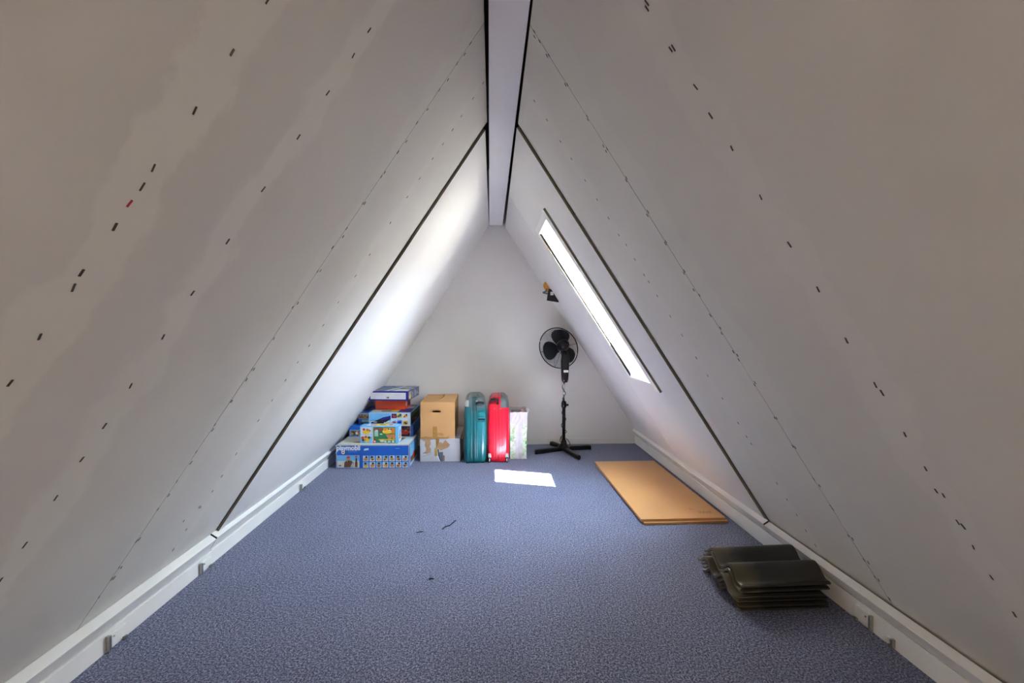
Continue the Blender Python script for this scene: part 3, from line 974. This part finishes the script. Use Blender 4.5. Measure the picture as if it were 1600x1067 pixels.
# ------------------------------------------------------------------ suitcases
def suitcase(name, loc, rz, W, D, H, shell, label, seam_u, zones=(), lean=0.0):
    """hard-shell case standing on its short end, narrow side to the front; local x across, y deep"""
    r = tag(empty(name, loc, rz), label, 'suitcase')
    prof = [(.0, .80, .93), (.012, .90, .97), (.05, .97, .995), (.25, 1.0, 1.0), (.55, 1.0, 1.0), (.78, .97, .99), (.88, .93, .97), (.94, .84, .93), (.98, .66, .86), (1.0, .48, .78)]
    def half(nm, x0, x1, m):
        """part of the shell between the two fractions of the width"""
        rings = []
        for t, a, b in prof:
            ring = rrect(W / 2 * a, D / 2 * b, .045 * a, 6, W / 2 + lean * t, D / 2)
            cut0, cut1 = x0 * W + lean * t, x1 * W + lean * t
            ring = [(min(max(x, cut0), cut1), y, t * H) for x, y in ring]
            rings.append(ring)
        return loft(nm, rings, m, r, smooth=False)
    def zone(nm, x0, x1, t0, t1, m, k=1.015):
        pr = [(t0, *interp(t0))] + [q for q in prof if t0 < q[0] < t1] + [(t1, *interp(t1))]
        rings = []
        for t, a, b in pr:
            ring = rrect(W / 2 * a * k, D / 2 * b * k, .045 * a, 6, W / 2 + lean * t, D / 2)
            rings.append([(min(max(x, x0 * W), x1 * W), y, (t if t < 1 else 1.004) * H) for x, y in ring])
        ob = loft(nm, rings, m, r, smooth=True)
        ob.modifiers.new('edge', 'EDGE_SPLIT').split_angle = math.radians(40)
        return ob
    def interp(t):
        for (ta, aa, ba), (tb, ab, bb) in zip(prof, prof[1:]):
            if ta <= t <= tb:
                f = (t - ta) / (tb - ta)
                return aa + (ab - aa) * f, ba + (bb - ba) * f
        return prof[-1][1:]
    for z in zones:
        zone(*z)
    sA = half('shell_half', 0, seam_u - .018, shell)
    sB = half('shell_half', seam_u + .018, 1, shell)
    rings = []
    for t, a, b in prof:
        y0_ = D / 2 - D / 2 * b + .003
        y1_ = D / 2 + D / 2 * b - .003
        x0_, x1_ = (seam_u - .018) * W + lean * t, (seam_u + .018) * W + lean * t
        rings.append([(x0_, y0_, t * H), (x1_, y0_, t * H), (x1_, y1_, t * H), (x0_, y1_, t * H)])
    loft('closing_seam', rings, mat(shell.name + '_seam', tuple(c * .35 for c in shell_col[shell.name]), .4, .1, 20), r, smooth=False)
    for ob in (sA, sB):
        for p in ob.data.polygons:
            p.use_smooth = True
        md_ = ob.modifiers.new('edge', 'EDGE_SPLIT')
        md_.split_angle = math.radians(40)
    return r


shell_col = {}
def shell_mat(nm, c):
    shell_col[nm] = c
    return mat(nm, c, .28, .04, 6, .05, 400, coat=.2)
TEAL = shell_mat('teal_shell', (.005, .115, .125))
RED = shell_mat('red_shell', (.62, .004, .022))
M_DKTEAL = mat('dark_teal_plastic', (.008, .045, .05), .3, .05, 20)
M_REDGREY = mat('dull_red_plastic', (.30, .03, .04), .4, .05, 20)
M_GREYPL = mat('grey_plastic', (.075, .10, .10), .4, .06, 20)
M_SILVER = mat('silver_plastic', (.45, .45, .43), .35, .05, 20)

tc_ = suitcase('suitcase', (-.262, 4.098, 0), math.radians(2.0), .205, .42, .598, TEAL,
               'teal hard-shell suitcase standing upright beside brown moving box', .42,
               [('top_corner', -.1, .36, .855, 1.0, M_GREYPL), ('top_band', .362, .58, .80, 1.0, M_DKTEAL), ('top_corner', .582, 1.1, .84, 1.0, M_GREYPL), ('corner_guard', -.1, .22, .865, .955, M_SILVER, 1.028)])
def rib(parent, x, y, z0, z1, w, dpt, m, nm='rib'):
    return box(nm, (x - w / 2, y - dpt, z0), (x + w / 2, y + .012, z1), m, parent, bev=.002)
rib(tc_, .100, -.001, .05, .515, .007, .005, TEAL)
rib(tc_, .118, -.001, .05, .515, .004, .005, TEAL)
rib(tc_, .066, -.001, .05, .515, .006, .005, TEAL)
box('latch_plate', (.126, -.006, .375), (.192, .010, .470), TEAL, tc_, bev=.004)
box('latch', (.130, -.012, .398), (.190, 0, .4105), M_BLACK, tc_, bev=.001)
box('latch_lip', (.130, -.011, .412), (.190, 0, .418), mat('teal_light', (.03, .25, .26), .3, .05, 10), tc_, bev=.001)
box('base_rail', (.020, .012, .0), (.185, .405, .018), M_BLACK, tc_, bev=.004)
def handle(parent, pts, r, m=M_BLACK):
    return tube('handle', pts, r, m, parent, 10)
handle(tc_, [(.115, -.004, .545), (.12, -.016, .556), (.145, -.022, .560), (.170, -.016, .556), (.176, -.004, .545)], .010)
box('handle_mount', (.108, -.012, .545), (.122, .014, .572), M_SILVER, tc_, bev=.003)
box('handle_mount', (.170, -.008, .540), (.184, .014, .562), M_BLACK, tc_, bev=.003)
for sx_ in (.035, .165):
    box('foot', (sx_ - .012, .02, 0), (sx_ + .012, .06, .016), M_BLACK, tc_, bev=.003)

rc = suitcase('suitcase', (-.052, 4.132, 0), math.radians(-1.0), .203, .40, .592, RED,
              'bright red hard-shell suitcase with wheels between teal suitcase and paper bag', .5,
              [('top_corner', .60, 1.1, .845, 1.0, M_GREYPL), ('top_corner', -.1, .20, .90, 1.0, M_REDGREY)])
for x in (.062, .086, .118, .142):
    rib(rc, x, .001, .035, .49, .007, .006, RED)
handle(rc, [(.036, .004, .560), (.040, -.010, .578), (.070, -.016, .582), (.094, -.012, .578), (.098, .004, .560)], .010)
box('handle_plate', (.036, -.002, .560), (.098, .02, .574), M_BLACK, rc, bev=.003)
box('lock', (.086, -.006, .530), (.106, .012, .552), M_BLACK, rc, bev=.003)
for x in (.066, .124, .168):
    bm = bmesh.new()
    bmesh.ops.create_uvsphere(bm, u_segments=8, v_segments=6, radius=.0035, matrix=Matrix.Translation((x, .004 if x < .15 else .010, .49)))
    from_bm('rivet', bm, M_SILVER, rc, True)
box('base_rail', (.06, .008, .004), (.145, .39, .02), RED, rc, bev=.004)
for x in (.022, .180):
    hs = loft('wheel_housing', [[(q[0], q[1], z) for q in rrect(.014 * a, .022 * a, .009 * a, 5, x, .010)] for z, a in ((.046, 1.0), (.058, 1.05), (.072, .95), (.082, .6))], M_SILVER, rc)
    bm = bmesh.new()
    bmesh.ops.create_cone(bm, cap_ends=True, segments=20, radius1=.027, radius2=.027, depth=.024, matrix=Matrix.Translation((x, .004, .0275)) @ Matrix.Rotation(math.radians(90), 4, 'Y'))
    bmesh.ops.bevel(bm, geom=[e for e in bm.edges if e.calc_face_angle(0) > 1], offset=.003, segments=2, affect='EDGES')
    wv = from_bm('wheel', bm, M_BLACK, rc)
    box('wheel_rim', (x - .0055, -.0245, .014), (x + .0055, -.010, .042), M_SILVER, wv, bev=.002)

# ------------------------------------------------------------------ paper bag with books
def bag_mat():
    m, nt, p = new_mat('printed_bag_paper')
    tc = nt.nodes.new('ShaderNodeTexCoord')
    sp = nt.nodes.new('ShaderNodeSeparateXYZ')
    lk(nt, tc.outputs['Object'], sp.inputs[0])
    nz = nt.nodes.new('ShaderNodeTexNoise')
    nz.inputs['Scale'].default_value = 26
    nz.inputs['Detail'].default_value = 4
    nz.inputs['Distortion'].default_value = 1.2
    lk(nt, tc.outputs['Object'], nz.inputs['Vector'])
    rp = nt.nodes.new('ShaderNodeValToRGB')
    rp.color_ramp.elements[0].position = .42
    rp.color_ramp.elements[0].color = (.34, .47, .25, 1)
    rp.color_ramp.elements[1].position = .58
    rp.color_ramp.elements[1].color = (.60, .63, .54, 1)
    lk(nt, nz.outputs['Fac'], rp.inputs['Fac'])
    # white down the middle fold and above the print
    ab = nt.nodes.new('ShaderNodeMath'); ab.operation = 'SUBTRACT'
    lk(nt, sp.outputs['X'], ab.inputs[0]); ab.inputs[1].default_value = .075
    a2 = nt.nodes.new('ShaderNodeMath'); a2.operation = 'ABSOLUTE'
    lk(nt, ab.outputs[0], a2.inputs[0])
    m1 = nt.nodes.new('ShaderNodeMapRange')
    lk(nt, a2.outputs[0], m1.inputs['Value'])
    m1.inputs['From Min'].default_value = .018
    m1.inputs['From Max'].default_value = .045
    m2 = nt.nodes.new('ShaderNodeMapRange')
    lk(nt, sp.outputs['Z'], m2.inputs['Value'])
    m2.inputs['From Min'].default_value = .335
    m2.inputs['From Max'].default_value = .325
    mu = nt.nodes.new('ShaderNodeMath'); mu.operation = 'MULTIPLY'
    lk(nt, m1.outputs[0], mu.inputs[0]); lk(nt, m2.outputs[0], mu.inputs[1])
    mx = nt.nodes.new('ShaderNodeMixRGB')
    lk(nt, mu.outputs[0], mx.inputs['Fac'])
    mx.inputs['Color1'].default_value = (.50, .49, .51, 1)
    lk(nt, rp.outputs['Color'], mx.inputs['Color2'])
    lk(nt, mx.outputs['Color'], p.inputs['Base Color'])
    p.inputs['Roughness'].default_value = .5
    return m


bg_ = tag(empty('paper_bag', (.166, 4.233, 0), math.radians(-1)), 'open white paper bag with green leaf print beside the red suitcase', 'bag')
bw2, bd2, bh2 = .152, .30, .440
rings = []
NX, NY = 9, 7
for k in range(15):
    t = k / 14
    z = .001 + bh2 * t
    pts = []
    per = [(i / (NX - 1), 0) for i in range(NX)] + [(1, i / (NY - 1)) for i in range(1, NY)] + [(1 - i / (NX - 1), 1) for i in range(1, NX)] + [(0, 1 - i / (NY - 1)) for i in range(1, NY - 1)]
    for u_, v_ in per:
        x = u_ * bw2 - .004 + .010 * (u_ - .3) * t
        y = v_ * bd2
        if v_ == 0:
            fold = .012 * math.exp(-((u_ - .5) / .12) ** 2) * (1 - t) ** .4
            y += fold * (.6 if t > .75 else 1) + random.uniform(-.0035, .0035) * (0.3 if t in (0, 1) else 1)
        else:
            y += random.uniform(-.002, .002)
        x += random.uniform(-.0015, .0015)
        pts.append((x, y, z + (random.uniform(-.004, .004) if k == 14 else 0)))
    rings.append(pts)
bagb = loft('bag_walls', rings, bag_mat(), bg_, smooth=False, cap=False)
so = bagb.modifiers.new('paper', 'SOLIDIFY')
so.thickness = .0012
from_data('bag_bottom', [(0, .004, .002), (bw2 - .006, .004, .002), (bw2 - .006, bd2 - .004, .002), (0, bd2 - .004, .002)], [(0, 1, 2, 3)], M_WHITE, bg_)
from_data('folded_rim', [(bw2 + .001, .05, .438), (bw2 + .028, .06, .452), (bw2 + .020, .16, .452), (bw2 + .001, .17, .440), (bw2 + .012, .062, .415)], [(0, 1, 2, 3), (0, 4, 1)], M_WHITE, bg_)
decal('leaf_print', bg_, -.006, [('e', .143, .155, .008, .017, mat('leaf_green', (.02, .35, .08), .5, .1, 30))])
decal('leaf_print', bg_, -.006, [('e', .002, .19, .007, .018, MATS['leaf_green'])])
bk = tag(box('book', (.180, 4.262, .0045), (.270, 4.47, .424), mat('book_cover_dark', (.10, .09, .08), .5, .2, 30), bev=.003),
         'dark thick book standing upright inside the paper bag', 'book')
bk2 = tag(box('book', (.276, 4.27, .0045), (.299, 4.46, .432), mat('book_cover_rose', (.45, .16, .17), .5, .2, 40), bev=.002),
          'thin pinkish book inside the paper bag at right', 'book')

# ------------------------------------------------------------------ pedestal fan
fan = tag(empty('pedestal_fan', (.709, 4.505, 0)), 'black pedestal fan standing in front of the far wall', 'fan')
for dx, dy in ((-.299, -.112), (.282, .042), (.092, -.330), (-.098, .225)):
    L = math.hypot(dx, dy)
    a = math.atan2(dy, dx)
    rings = []
    for t, w, hh in ((0.0, .020, .020), (.1, .021, .021), (.9, .021, .021), (.985, .019, .019), (1.0, .013, .013)):
        cx_, cy_ = dx * t, dy * t
        rings.append([(cx_ - math.sin(a) * w * s, cy_ + math.cos(a) * w * s, .004 + hh + hh * q) for s, q in ((-1, -.6), (-.6, -1), (.6, -1), (1, -.6), (1, .6), (.6, 1), (-.6, 1), (-1, .6))])
    lg = loft('leg', rings, M_BLACK, fan, smooth=False)
    ft = tube('foot_cap', [(dx * .97, dy * .97, 0), (dx * .97, dy * .97, .012)], .012, M_BLACK, lg, 10)
def turned(nm, prof, m, parent, cx=0, cy=0, n=20):
    return loft(nm, [[(cx + r * math.cos(2 * math.pi * k / n), cy + r * math.sin(2 * math.pi * k / n), z) for k in range(n)] for r, z in prof], m, parent)
turned('base_hub', [(.055, .030), (.058, .046), (.040, .058), (.030, .075), (.024, .11), (.022, .11)], M_BLACK, fan)
turned('lower_pole', [(.0165, .10), (.0165, .455)], M_BLACK, fan)
turned('height_collar', [(.020, .435), (.025, .440), (.025, .485), (.019, .500), (.012, .503)], M_BLACK, fan)
tube('collar_knob', [(.018, -.004, .462), (.045, -.008, .462)], [.010, .012], M_BLACK, fan, 10)
turned('upper_pole', [(.0085, .49), (.0085, .72)], M_CHROME, fan)
# control box under the head
loft('control_box', [[(x, y, z) for x, y in rrect(a, b, min(a, b) * .6, 5, .008 + q, -.012)] for z, a, b, q in ((.688, .020, .02, 0), (.700, .030, .026, 0), (.74, .034, .030, 0), (.84, .039, .034, 0), (.90, .040, .034, 0), (.955, .034, .030, 0), (1.0, .026, .026, 0))], M_BLACK, fan)
box('rating_label', (-.010, -.0500, .790), (.036, -.043, .813), M_WHITE, fan, bev=.0005)
for x in (-.008, .024):
    tube('screw', [(x + .002, -.040, .708), (x + .002, -.047, .708)], .004, M_CHROME, fan, 8)
# head
FD = Vector((-.26, .92, -.26)).normalized()          # blowing direction, away from the viewer
hb = Vector((-.012, .0, 1.055))
side_v = FD.cross(Vector((0, 0, 1))).normalized()
up_v = side_v.cross(FD)
HM = Matrix((side_v, up_v, FD)).transposed()
def hp(a, b, c):
    return hb + side_v * a + up_v * b + FD * c
def headloft(nm, prof, m, parent, n=24):
    return loft(nm, [[hp(r * math.cos(2 * math.pi * k / n), r * math.sin(2 * math.pi * k / n), c) for k in range(n)] for r, c in prof], m, parent)
headloft('motor_housing', [(.012, -.072), (.034, -.068), (.050, -.050), (.057, -.025), (.059, .0), (.057, .03), (.05, .045)], M_BLACK, fan)
headloft('oscillation_knob', [(.009, -.092), (.010, -.088), (.008, -.066)], M_BLACK, fan, 12)
tube('neck', [hb + Vector((0, 0, -.01)), Vector((.004, -.004, .97))], [.03, .026], M_BLACK, fan, 12)
tube('highlight_screw', [hp(.012, -.004, -.075), hp(.012, -.004, -.069)], .005, M_CHROME, fan, 8)
RG = .210
def guard(nm, c_rim, c_hub, r_hub, sgn):
    bm = bmesh.new()
    for k in range(1, 13):
        t = k / 13
        r = r_hub + (RG - .004 - r_hub) * t
        c = c_hub + (c_rim - c_hub) * (t ** 2.2)
        tubes_bm(bm, [hp(r * math.cos(2 * math.pi * q / 48), r * math.sin(2 * math.pi * q / 48), c) for q in range(48)], .0010, 4, True)
    for q in range(6):
        a = 2 * math.pi * q / 6 + .2
        pts = []
        for k in range(9):
            t = k / 8
            r = r_hub + (RG - r_hub) * t
            c = c_hub + (c_rim - c_hub) * (t ** 2.2)
            pts.append(hp(r * math.cos(a), r * math.sin(a), c))
        tubes_bm(bm, pts, .0014, 4)
    return from_bm(nm, bm, M_BLACK, fan, True)
guard('rear_guard', .095, .045, .055, -1)
guard('front_guard', .105, .165, .040, 1)
headloft('front_badge', [(.005, .168), (.040, .167), (.042, .163), (.04, .158)], M_BLACK, fan)
bm = bmesh.new()
tubes_bm(bm, [hp(RG * math.cos(2 * math.pi * q / 64), RG * math.sin(2 * math.pi * q / 64), .10) for q in range(64)], .0056, 8, True)
from_bm('guard_rim', bm, M_BLACK, fan, True)
headloft('blade_hub', [(.02, .05), (.034, .055), (.036, .10), (.024, .118), (.005, .122)], M_BLACK, fan)
for ang in (80, 196, 318):
    a0 = math.radians(ang)
    vts, N = [], 16
    outline = []
    for k in range(20):
        a = 2 * math.pi * k / 20
        rr = .104 + .086 * math.cos(a)
        tt = .088 * math.sin(a) * (1 + .28 * math.cos(a))
        outline.append((rr, tt))
    vs_, fs_ = [], []
    for layer in (0, 1):
        vs_.append(hp(.104 * math.cos(a0), .104 * math.sin(a0), .078 + layer * .003))
        for rr, tt in outline:
            x = rr * math.cos(a0) - tt * math.sin(a0)
            y = rr * math.sin(a0) + tt * math.cos(a0)
            vs_.append(hp(x, y, .078 + tt * .28 + layer * .003))
    n = 20
    for k in range(n):
        j = (k + 1) % n
        fs_.append((0, 1 + k, 1 + j))
        fs_.append((n + 1, n + 2 + j, n + 2 + k))
        fs_.append((1 + k, n + 2 + k, n + 2 + j, 1 + j))
    from_data('blade', vs_, fs_, M_BLACK, fan, smooth=False)
# cord wound round the pole
cp = []
for k in range(120):
    t = k / 119
    z = .700 - .585 * t
    rad = .013 + (.010 if z < .50 else 0) + .004 * math.sin(9 * t)
    a = 2 * math.pi * 4.6 * t
    cp.append((rad * math.cos(a), rad * math.sin(a) - .002, z))
tube('power_cord', cp, .0034, M_BLACK, fan, 6)
tube('cord_loop', [(-.02, -.03, .08), (-.045, -.035, .11), (-.035, -.04, .15), (-.012, -.03, .17), (.01, -.025, .12)], .0034, M_BLACK, fan, 6)
tube('cord_loop', [(.015, -.02, .13), (.035, -.03, .12), (.055, -.04, .085), (.05, -.05, .066)], .0034, M_BLACK, fan, 6)

# ------------------------------------------------------------------ yellow and black fitting on the right slope
YW = mat('yellow_plastic', (.62, .26, .015), .4, .12, 40)
fc = on_slope('right', 1.588 / SN, 4.44, 0)
ft_ = tag(empty('wall_clip', tuple(fc)), 'small yellow fitting with grey clip and black hanging piece on right slope', 'wall clip')
uR, nR_ = DIRU['right'], NORM['right']
def fp(a, b, c):          # up the slope, along the room, out of the slope
    return uR * a + Vector((0, 1, 0)) * b + nR_ * c
rings = []
for t, w, hh in ((-.112, .004, .004), (-.100, .014, .010), (-.05, .017, .016), (.0, .018, .018), (.05, .017, .024), (.085, .014, .022), (.105, .009, .012), (.112, .003, .004)):
    rings.append([fp(t, w * math.cos(2 * math.pi * k / 10), .001 + hh * (1 + math.sin(2 * math.pi * k / 10))) for k in range(10)])
loft('yellow_body', rings, YW, ft_)
tube('grey_clip', [fp(.045, -.016, .03), fp(.03, -.024, .055), fp(.035, -.024, .085)], .009, M_GREYPL, ft_, 8)
tube('grey_clip', [fp(.035, -.026, .085), fp(.0, -.026, .05), fp(-.035, -.024, .028)], .007, M_GREYPL, ft_, 8)
tz = [(-.036, .02), (-.052, -.092), (.062, -.110), (.066, -.075), (.02, .015)]
vf = [(x, y, z) for y in (-.035, -.010) for x, z in tz]
n = len(tz)
bp = from_data('black_body', vf, [tuple(range(n)), tuple(range(2 * n - 1, n - 1, -1))] + [(i, (i + 1) % n, n + (i + 1) % n, n + i) for i in range(n)], M_BLACK, ft_)
decal('white_label', ft_, -.035, [('r', -.018, -.042, .03, .034, M_WHITE)])

# ------------------------------------------------------------------ hardboard sheets
WOOD = mat('hardboard_face', (.56, .285, .10), .34, .05, 3, .04, 300)
def sheet(z0, z1, cx, cy, rz, w, l, label):
    r = tag(empty('board_sheet', (cx, cy, z0), rz), label, 'board', 'board sheets on the carpet')
    box('sheet', (-w / 2, -l / 2, 0), (w / 2, l / 2, z1 - z0), WOOD, r, bev=.0015)
    return r
s1 = sheet(0, .015, 1.190, 3.375, math.radians(1.0), .535, 1.25, 'lower of two orange-brown boards on the carpet')
s2 = sheet(.015, .031, 1.184, 3.392, math.radians(.4), .540, 1.255, 'upper of two orange-brown boards lying along the right skirting')
for k in range(9):
    x0 = .135 + k * .010
    decal('pencil_mark', s2, .016, [([(0, 0), (.3, 0), (1, 1), (.7, 1)] if k % 2 else [(0, 1), (.3, 1), (.9, 0), (.6, 0)], x0, -.555 + .006 * math.sin(k * 2), .009, .03, M_PEN)], axis='top')
decal('pencil_mark', s2, .016, [([(0, 1), (.2, 1), (1, 0), (.8, 0)], .10, -.50, .02, .03, M_PEN)], axis='top')

# ------------------------------------------------------------------ roof tiles
def tile_mat():
    m, nt, p = new_mat('dark_roof_tile')
    tc = nt.nodes.new('ShaderNodeTexCoord')
    sp = nt.nodes.new('ShaderNodeSeparateXYZ')
    lk(nt, tc.outputs['Object'], sp.inputs[0])
    nz = nt.nodes.new('ShaderNodeTexNoise')
    nz.inputs['Scale'].default_value = 30
    nz.inputs['Detail'].default_value = 6
    lk(nt, tc.outputs['Object'], nz.inputs['Vector'])
    ad = nt.nodes.new('ShaderNodeMath'); ad.operation = 'MULTIPLY_ADD'
    lk(nt, nz.outputs['Fac'], ad.inputs[0]); ad.inputs[1].default_value = .06
    lk(nt, sp.outputs['X'], ad.inputs[2])
    rp = nt.nodes.new('ShaderNodeValToRGB')
    e = rp.color_ramp.elements
    e[0].position, e[0].color = .09, (.070, .058, .034, 1)
    e[1].position, e[1].color = .155, (.022, .021, .018, 1)
    lk(nt, ad.outputs[0], rp.inputs['Fac'])
    lk(nt, rp.outputs['Color'], p.inputs['Base Color'])
    p.inputs['Roughness'].default_value = .42
    b = nt.nodes.new('ShaderNodeBump')
    b.inputs['Strength'].default_value = .25
    b.inputs['Distance'].default_value = .002
    n2 = nt.nodes.new('ShaderNodeTexNoise')
    n2.inputs['Scale'].default_value = 260
    lk(nt, tc.outputs['Object'], n2.inputs['Vector'])
    lk(nt, n2.outputs['Fac'], b.inputs['Height'])
    lk(nt, b.outputs['Normal'], p.inputs['Normal'])
    return m


M_TILE = tile_mat()
TLX, TWY, STEP = .400, .318, .0212
def tile_top(v):
    """height of the wave across the tile, v from 0 (front lip) to TWY"""
    if v < .018:
        return .0125
    ph = (v - .018) / .150
    q = ph % 1.0
    # steep rise from trough to crest on the viewer's side, gentle roll off behind
    h = .5 - .5 * math.cos(2 * math.pi * (q ** 0.92))
    return .0125 + .046 * h
def tile_mesh():
    prof = []
    N = 44
    for k in range(N + 1):
        v = TWY * k / N
        prof.append((v, tile_top(v)))
    rings = []
    for x in (0, .004, .03, .06, .10, .2, .3, .37, .396, TLX):
        tin = .0035 if x in (0, TLX) else 0
        top = [(x, v, z - tin * .6) for v, z in prof]
        bot = [(x, v, max(0.0, z - .0125 - (.004 if .03 < v < TWY - .03 else 0)) + tin * .6) for v, z in prof][::-1]
        rings.append(top + bot)
    return rings
base_tile = loft('roof_tile', tile_mesh(), M_TILE, None, smooth=True)
es_ = base_tile.modifiers.new('edges', 'EDGE_SPLIT')
es_.split_angle = math.radians(35)
tlabels = ['lowest roof tile of the stack, lying on the carpet', 'second roof tile up from the carpet in the dark stack', 'third roof tile up from the carpet in the dark stack',
           'fourth roof tile up, sticking out furthest left in the dark stack', 'dark roof tile directly beneath the topmost one', 'topmost dark grey wavy roof tile of the stack']
offs = [(.006, .010, .5), (-.002, .004, -.4), (-.006, .002, .3), (-.028, -.002, -.3), (.004, .0, .6), (.010, .0, .9)]
# lock ribs and nibs shared by all the tiles
def rib_mesh(nm, a, b):
    bm = bmesh.new()
    bmesh.ops.create_cube(bm, size=1)
    for v in bm.verts:
        v.co = Vector([(a[i] + b[i]) / 2 + v.co[i] * abs(b[i] - a[i]) for i in range(3)])
    bmesh.ops.bevel(bm, geom=bm.edges[:], offset=.0012, segments=1, affect='EDGES')
    me = bpy.data.meshes.new(nm)
    bm.to_mesh(me)
    bm.free()
    me.materials.append(M_TILE)
    return me
lip_me = rib_mesh('front_lip', (.002, -.010, .0030), (TLX - .002, .010, .0105))
for i, (ox, oy, rz) in enumerate(offs):
    o = base_tile if i == 0 else base_tile.copy()
    if i:
        COL.objects.link(o)
    o.location = (1.046 + ox, 1.872 + oy, i * STEP)
    o.rotation_euler = (0, 0, math.radians(rz + .8))
    tag(o, tlabels[i], 'roof tile', 'roof tiles stacked by the right skirting')
    lp = bpy.data.objects.new('front_lip', lip_me)
    link(lp, o)

# ------------------------------------------------------------------ lint on the carpet
M_LINT = mat('dark_lint', (.02, .02, .03), .9, .2, 50)
def lint(pts, r, label):
    tag(tube('lint_thread', pts, r, M_LINT, None, 5), label, 'lint', 'bits of lint on the carpet')
lint([(-.305, 2.74, .003), (-.29, 2.77, .004), (-.265, 2.79, .003), (-.25, 2.83, .003), (-.235, 2.86, .003)], .0035, 'longest dark thread of lint in the middle of the carpet')
lint([(-.31, 2.185, .003), (-.30, 2.19, .003), (-.288, 2.188, .003)], .003, 'short dark crumb of lint nearest the viewer on carpet')
lint([(-.455, 2.70, .003), (-.43, 2.71, .003), (-.415, 2.712, .003)], .002, 'thin thread of lint left of the longest thread')
